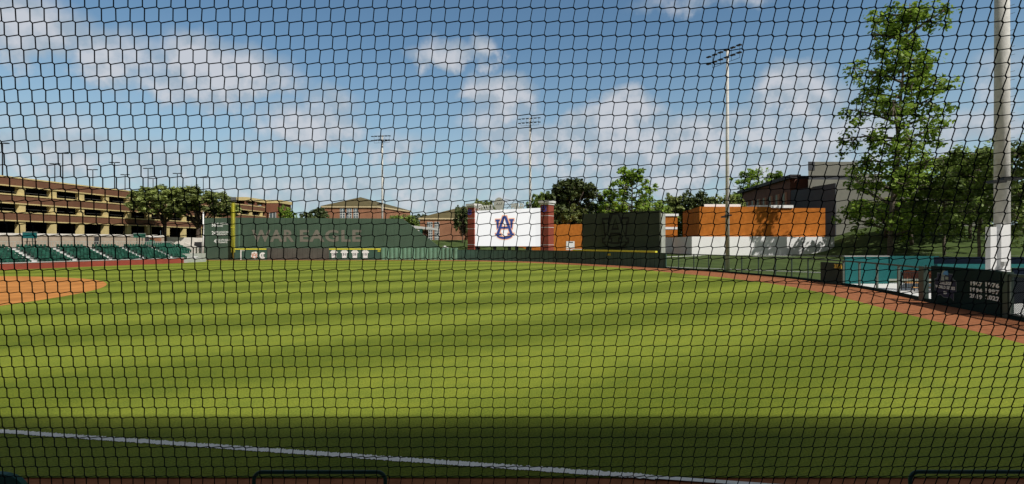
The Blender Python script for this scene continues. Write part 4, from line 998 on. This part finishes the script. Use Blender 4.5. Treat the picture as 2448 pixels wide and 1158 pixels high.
# the giant maple
gx0, gY = xw(2128, 110), 110; gz0 = float(hgt(np.array(gx0), np.array(gY)))
tm, cm = maple_proto(21, 'leaf_bright', .85, 56, 11.6, 44, 28, lean=(4.2, 0), twig=8, crad=(.24, .40), bark='bark_pale', low=.07, tr_w=.010)
t = thing('maple_tree', 'giant airy bright green maple towering at right of the picture', 'tree', (gx0, gY, gz0))
for nme, me in (('trunk', tm), ('crown', cm)):
    o = bpy.data.objects.new(nme, me); C.objects.link(o); o.parent = t

# ------------------------------------------------------------------ near stand: net, rails, seat, terrace, roof
ROWS = [17, 50.3, 83.9, 116.5, 149.6, 181.5, 212.5, 243.3, 273.7, 304.3, 334.8, 364.3, 393.2, 421.9, 450.7, 478.6, 506.6, 534, 561.7, 589.5, 617, 644, 671.3, 698, 724, 750.3, 775.7, 800.5, 825.5, 850.3, 875.8, 901, 925.5, 949.8, 973, 997, 1021.2, 1044.6, 1068, 1091.3, 1114.7, 1137.8]
T_ = 0.2262; Z0 = 1.75
def netz(v): p = (HZ-v)/F; Yn = Z0/(1+p*T_); return Yn, EYE+p*Yn
hts = [netz(v)[1] for v in ROWS]; dh = hts[0]-hts[1]; dl = hts[-2]-hts[-1]
hts = [hts[0]+dh*k for k in range(22, 0, -1)]+hts+[hts[-1]-dl*k for k in range(1, 12)]
# columns: world x at height h :  x0(i) plus a very small sideways lean
cell = 34.35/F*netz(17)[0]; x31 = (31-1224)/F*netz(17)[0]
def col_x(i, h):
    return x31+cell*i-0.0133*(h-hts[22])*1.0*(-1)*0 + (hts[22]-h)*0.0030
def net_pt(i, h):
    Yn = Z0-T_*(h-EYE); return (col_x(i, h), Yn, h)
I0, I1 = -100, 190; NRW = len(hts); rngn = np.random.default_rng(5)
A = np.zeros((NRW, I1-I0, 3)); 
for j, h in enumerate(hts):
    for i in range(I0, I1): A[j, i-I0] = net_pt(i, h)
A += rngn.normal(size=A.shape)*np.array([.0004, .0, .0004])
cw = cell; B = A.copy(); B[:, :, 0] += cw*.135; B[:, :, 2] -= cw*.115; B[:, :, 1] += cw*.115*T_
B += rngn.normal(size=A.shape)*np.array([.0004, .0, .0004])
segs = []
segs.append(np.stack([A.reshape(-1, 3), B.reshape(-1, 3)], 1))
segs.append(np.stack([B[:, :-1].reshape(-1, 3), A[:, 1:].reshape(-1, 3)], 1))
vert = np.stack([B[:-1].reshape(-1, 3), A[1:].reshape(-1, 3)], 1); 
segs.append(vert)
S = np.concatenate(segs); rad = np.full(len(S), .00138); rad[:A.shape[0]*A.shape[1]] = .0018
d = S[:, 1]-S[:, 0]; d /= np.linalg.norm(d, axis=1)[:, None]
yv = np.tile(np.array([0., 1., 0.]), (len(S), 1)); u_ = np.cross(d, yv); u_ /= np.linalg.norm(u_, axis=1)[:, None]; w_ = np.cross(d, u_)
V = np.zeros((len(S), 8, 3))
for e in range(2):
    for k in range(4):
        a = math.pi/4+k*math.pi/2; V[:, e*4+k] = S[:, e]+d*(rad*(.5 if e else -.5))[:, None]+(u_*math.cos(a)+w_*math.sin(a))*rad[:, None]*1.25
fq = np.array([[0, 1, 5, 4], [1, 2, 6, 5], [2, 3, 7, 6], [3, 0, 4, 7]])
Fq = (np.arange(len(S))[:, None, None]*8+fq[None]).reshape(-1)
me = bpy.data.meshes.new('protective_net'); me.vertices.add(len(S)*8); me.vertices.foreach_set('co', V.ravel())
me.loops.add(len(Fq)); me.loops.foreach_set('vertex_index', Fq); me.polygons.add(len(Fq)//4); me.polygons.foreach_set('loop_start', np.arange(len(Fq)//4)*4)
me.update(calc_edges=True); me.materials.append(MATS['net_cord'])
o = bpy.data.objects.new('protective_net', me); C.objects.link(o)
tag(o, 'black knotted protective netting stretched across the whole view', 'net')

def urail(label, x0, x1, y, z, zf):
    t = thing('guard_rail', label, 'railing', ((x0+x1)/2, y, zf), 'green pipe rails at the front of the near stand')
    r = .085; pts = [(x0, y, zf)]
    pts += [(x0+r-r*math.cos(a), y, z-r+r*math.sin(a)) for a in [k*math.pi/2/6 for k in range(7)]]
    pts += [(x1-r+r*math.sin(a), y, z-r+r*math.cos(a)) for a in [k*math.pi/2/6 for k in range(7)]]+[(x1, y, zf)]
    quick('rail', 'pipe_green', t, lambda m: m.path(pts, .020, 10), smooth=True)
    for x in (x0, x1): quick('foot_plate', 'pipe_green', t, lambda m: m.tube((x, y, zf), (x, y, zf+.012), .06, n=12))
ry = 5.5; rz = EYE-(1129-HZ)/F*ry-.0
urail('green pipe rail at the bottom of the view, left of centre', xw(607, ry), xw(921, ry), ry, rz, .82)
rz2 = EYE-(1128.5-HZ)/F*ry
urail('green pipe rail at the bottom right corner', xw(2176, ry), xw(2490, ry), ry, rz2, .82)
# near seat
sx1 = xw(47, 3.3); sy = 3.3; szt = EYE-(1132-HZ)/F*3.3
t = thing('near_seat', 'dark green plastic seat back at the bottom left corner', 'seat', (sx1-.24, sy, 1.62))
def sback(m):
    w = .25; n = 14; c = sx1-w; P = []
    for k in range(n+1):
        a = math.pi*k/n; P.append((w*math.copysign(abs(math.cos(a))**.62, math.cos(a)), szt-.17+.17*math.sin(a)**.8))
    P += [(-w*.96, 2.10), (w*.96, 2.10)]
    N = len(P); vs = []
    for dy in (0, .035): vs += [(c+x, sy+dy+(szt-z)*.12+.35*x*x, z) for x, z in P]
    m.add(vs, [tuple(range(N)), tuple(range(N, 2*N))[::-1]]+[(i, (i+1) % N, N+(i+1) % N, N+i) for i in range(N)])
quick('backrest', 'near_seat_green', t, sback)
quick('seat', 'near_seat_green', t, lambda m: m.box(sx1-.48, sy+.08, 2.02, sx1-.02, sy+.50, 2.07))
quick('leg', 'lamp_grey', t, lambda m: (m.box(sx1-.50, sy+.10, 1.6, sx1-.485, sy+.45, 2.019), m.box(sx1-.015, sy+.10, 1.6, sx1, sy+.45, 2.019)))
# terrace, front wall, roof
m = MB()
for k, (y0, y1, z) in enumerate(((-25, .35, 2.8), (.35, 1.25, 2.4), (1.25, 2.15, 2.0), (2.15, 3.9, 1.6), (3.9, 4.8, 1.2), (4.8, 6.0, .8))):
    m.box(-60, y0, -.3, 45, y1-.003, z)
o = m.build('near_terrace', 'concrete', kind='structure')
t = thing('dugout_wall', 'low brick wall between the near seats and the clay track', 'wall', (0, 6.1, 0))
quick('wall_body', 'brick_red', t, lambda m: m.box(-60, 6.0, -.2, 24, 6.25, .92))
ROOFZ = 24.0; Ye = 11.74-.65*(ROOFZ+.13)
t = thing('grandstand_roof', 'grandstand roof slab overhead carried on dark green columns', 'roof', (0, -10, 2.8))
quick('roof_slab', 'interior_dark', t, lambda m: m.box(-70, -26, ROOFZ, 60, Ye-1.061, ROOFZ+.2))
for x in (-60, -45, -30, -15, 15, 30, 45): quick('column', 'rail_green', t, lambda m: m.box(x-.3, -14.3, 2.8, x+.3, -13.7, ROOFZ-.002))
for k in range(9):  # unseen slats added to grade the edge of the roof's shadow
    yy = Ye-1.06+.125*k; cwd = .125*(.98-.042*k)
    quick('shadow_edge_slat', 'interior_dark', t, lambda m: m.box(-70, yy+.125-cwd, ROOFZ+.1, 60, yy+.125, ROOFZ+.108))
quick('shade_rear_wall', 'brick_red', t, lambda m: m.box(-70, -25.8, 2.8, 60, -25.4, ROOFZ-.002))  # unseen wall added to darken the shaded foreground

# ------------------------------------------------------------------ sky, sun, camera
SUN = Vector((0.6, -0.65, 1.0)).normalized(); el = math.asin(SUN.z); az = math.atan2(SUN.x, SUN.y)
ld = bpy.data.lights.new('sun', 'SUN'); ld.energy = 4.3; ld.angle = R(.5); ld.color = (1.0, .955, .88)
lo = bpy.data.objects.new('sun', ld); C.objects.link(lo); lo.rotation_euler = (-SUN).to_track_quat('-Z', 'Y').to_euler(); lo.location = (0, 0, 80)
w = bpy.data.worlds.new('World'); sc.world = w; w.use_nodes = True; nt = w.node_tree; L = nt.links.new
bg = nt.nodes['Background']; bg.inputs['Strength'].default_value = 0.10
sky = nn(nt, 'ShaderNodeTexSky', sky_type='NISHITA', sun_disc=False); sky.sun_elevation = el; sky.sun_rotation = az
sky.air_density = 1.0; sky.dust_density = 0.6; sky.ozone_density = 1.5
tc = nn(nt, 'ShaderNodeTexCoord'); sp = nn(nt, 'ShaderNodeSeparateXYZ'); L(tc.outputs['Generated'], sp.inputs[0])
def mth(op, a, b=None, c=None, clamp=False):
    n = nn(nt, 'ShaderNodeMath', operation=op, use_clamp=clamp)
    for k, x in enumerate((a, b, c)):
        if x is None: continue
        if isinstance(x, (int, float)): n.inputs[k].default_value = x
        else: L(x, n.inputs[k])
    return n.outputs[0]
azn = mth('ARCTAN2', sp.outputs[0], sp.outputs[1]); eln = mth('ARCSINE', sp.outputs[2])
n1 = nn(nt, 'ShaderNodeTexNoise'); n1.inputs['Scale'].default_value = 7; n1.inputs['Detail'].default_value = 9; n1.inputs['Roughness'].default_value = .58
L(tc.outputs['Generated'], n1.inputs['Vector'])
n2 = nn(nt, 'ShaderNodeTexNoise'); n2.inputs['Scale'].default_value = 16; n2.inputs['Detail'].default_value = 8; n2.inputs['Roughness'].default_value = .55
mp = nn(nt, 'ShaderNodeMapping'); mp.inputs['Location'].default_value = (3, 1, 7); L(tc.outputs['Generated'], mp.inputs[0]); L(mp.outputs[0], n2.inputs['Vector'])
azw = mth('ADD', azn, mth('MULTIPLY', mth('SUBTRACT', n1.outputs['Fac'], .5), .13)); elw = mth('ADD', eln, mth('MULTIPLY', mth('SUBTRACT', n2.outputs['Fac'], .5), .11))
BLOBS = [(40, 60, 190, 85, 1.0), (150, 110, 110, 60, .9), (480, 150, 105, 62, 1.05), (580, 180, 150, 62, 1.0), (430, 215, 170, 50, .8), (260, 135, 190, 60, .85),
         (790, 245, 60, 42, .75), (730, 305, 125, 52, 1.0), (1070, 135, 100, 32, .9), (1160, 112, 42, 28, .9), (1180, 222, 78, 42, 1.15), (1190, 255, 70, 40, .7),
         (1170, 305, 70, 40, .75), (1300, 345, 190, 55, 1.0), (1480, 275, 110, 42, 1.1), (1505, 245, 50, 32, 1.1), (1380, 290, 60, 30, .9), (1900, 195, 90, 50, 1.1), (1910, 240, 120, 55, 1.1),
         (1900, 300, 170, 40, .75), (1690, 325, 230, 55, 1.0), (1480, 350, 300, 55, .95), (2330, 305, 120, 48, 1.1), (2400, 180, 75, 60, .6), (200, 345, 110, 34, .85),
         (90, 370, 220, 55, .8), (330, 390, 230, 60, .65), (1700, -10, 160, 34, .55), (2050, 335, 210, 60, .9), (650, 360, 120, 35, .5), (960, 355, 100, 34, .6), (1650, 405, 420, 60, .80), (900, 455, 520, 50, .6), (150, 300, 150, 40, .4)]
D = None; Hh = None
cv = nn(nt, 'ShaderNodeCombineXYZ'); L(azw, cv.inputs[0]); L(elw, cv.inputs[1])
for (u, v, ru, rv, s) in BLOBS:
    x, z = (u-1224)/F, (HZ-v)/F; a0 = math.atan2(x, 1); e0 = math.atan2(z, math.hypot(x, 1))
    ra = ru/F/(1+x*x)*1.25; re = rv/F/math.hypot(x, 1)*1.25
    vs_ = nn(nt, 'ShaderNodeVectorMath', operation='SUBTRACT'); L(cv.outputs[0], vs_.inputs[0]); vs_.inputs[1].default_value = (a0, e0, 0)
    vm = nn(nt, 'ShaderNodeVectorMath', operation='MULTIPLY'); L(vs_.outputs[0], vm.inputs[0]); vm.inputs[1].default_value = (1/ra, 1/re, 0)
    dt = nn(nt, 'ShaderNodeVectorMath', operation='DOT_PRODUCT'); L(vm.outputs[0], dt.inputs[0]); L(vm.outputs[0], dt.inputs[1])
    c = mth('MULTIPLY', mth('SUBTRACT', 1.0, dt.outputs['Value']), s)
    D = c if D is None else mth('SMOOTH_MAX', D, c, .25)
# unseen grey clouds added outside the framed quarter to neutralise the blue fill
side = mth('MULTIPLY', mth('SUBTRACT', mth('ABSOLUTE', azn), .85, clamp=True), 3, clamp=True)
n3 = nn(nt, 'ShaderNodeTexNoise'); n3.inputs['Scale'].default_value = 2.6; n3.inputs['Detail'].default_value = 9; L(tc.outputs['Generated'], n3.inputs['Vector'])
high = mth('MULTIPLY', mth('SUBTRACT', eln, .62, clamp=True), 3.5, clamp=True)
away = mth('MAXIMUM', side, high)
gen = mth('MULTIPLY', mth('MULTIPLY', mth('SUBTRACT', n3.outputs['Fac'], .36), 6.0), away, clamp=True)
dens = nn(nt, 'ShaderNodeMapRange', interpolation_type='SMOOTHSTEP'); L(mth('ADD', D, mth('MULTIPLY', mth('SUBTRACT', n2.outputs['Fac'], .5), 1.5)), dens.inputs[0])
dens.inputs[1].default_value = -.12; dens.inputs[2].default_value = .95; dens.inputs[4].default_value = .86
# bright tops, greyer bases
n4 = nn(nt, 'ShaderNodeTexNoise'); n4.inputs['Scale'].default_value = 16; n4.inputs['Detail'].default_value = 8; n4.inputs['Roughness'].default_value = .55
mp4 = nn(nt, 'ShaderNodeMapping'); mp4.inputs['Location'].default_value = (3.006, .994, 7.020); L(tc.outputs['Generated'], mp4.inputs[0]); L(mp4.outputs[0], n4.inputs['Vector'])
emb = mth('MULTIPLY', mth('SUBTRACT', n2.outputs['Fac'], n4.outputs['Fac']), 2.6)
shade = nn(nt, 'ShaderNodeMapRange'); L(mth('ADD', mth('ADD', mth('MULTIPLY', n1.outputs['Fac'], .7), emb), mth('MULTIPLY', D, .32)), shade.inputs[0]); shade.inputs[1].default_value = .35; shade.inputs[2].default_value = .85
cc = nn(nt, 'ShaderNodeMix', data_type='RGBA'); L(shade.outputs[0], cc.inputs[0]); cc.inputs[6].default_value = (3.9, 4.6, 5.3, 1); cc.inputs[7].default_value = (6.1, 6.25, 6.7, 1)
skt = nn(nt, 'ShaderNodeMix', data_type='RGBA', blend_type='MULTIPLY'); skt.inputs[0].default_value = 1; L(sky.outputs[0], skt.inputs[6]); skt.inputs[7].default_value = (.85, 1.05, 1.06, 1)
hz = nn(nt, 'ShaderNodeMapRange', interpolation_type='SMOOTHSTEP'); L(eln, hz.inputs[0]); hz.inputs[1].default_value = .40; hz.inputs[2].default_value = -.02; hz.inputs[3].default_value = 0; hz.inputs[4].default_value = .78
hzm = nn(nt, 'ShaderNodeMix', data_type='RGBA'); L(hz.outputs[0], hzm.inputs[0]); L(skt.outputs[2], hzm.inputs[6]); hzm.inputs[7].default_value = (4.3, 5.5, 6.2, 1)
veil = nn(nt, 'ShaderNodeMix', data_type='RGBA'); L(gen, veil.inputs[0]); L(hzm.outputs[2], veil.inputs[6]); veil.inputs[7].default_value = (2.35, 2.2, 1.95, 1)
mx = nn(nt, 'ShaderNodeMix', data_type='RGBA'); L(dens.outputs[0], mx.inputs[0]); L(veil.outputs[2], mx.inputs[6]); L(cc.outputs[2], mx.inputs[7])
L(mx.outputs[2], bg.inputs['Color'])

cd = bpy.data.cameras.new('camera'); cd.sensor_width = 36; cd.lens = 18.0; cd.clip_start = .05; cd.clip_end = 3000
co = bpy.data.objects.new('camera', cd); C.objects.link(co); co.location = (0, 0, EYE); co.rotation_euler = (math.pi/2, 0, 0); sc.camera = co
sc.view_settings.view_transform = 'Standard'; sc.view_settings.look = 'None'; sc.view_settings.exposure = 0; sc.view_settings.gamma = 1
sc.cycles.max_bounces = 6; sc.cycles.transparent_max_bounces = 12
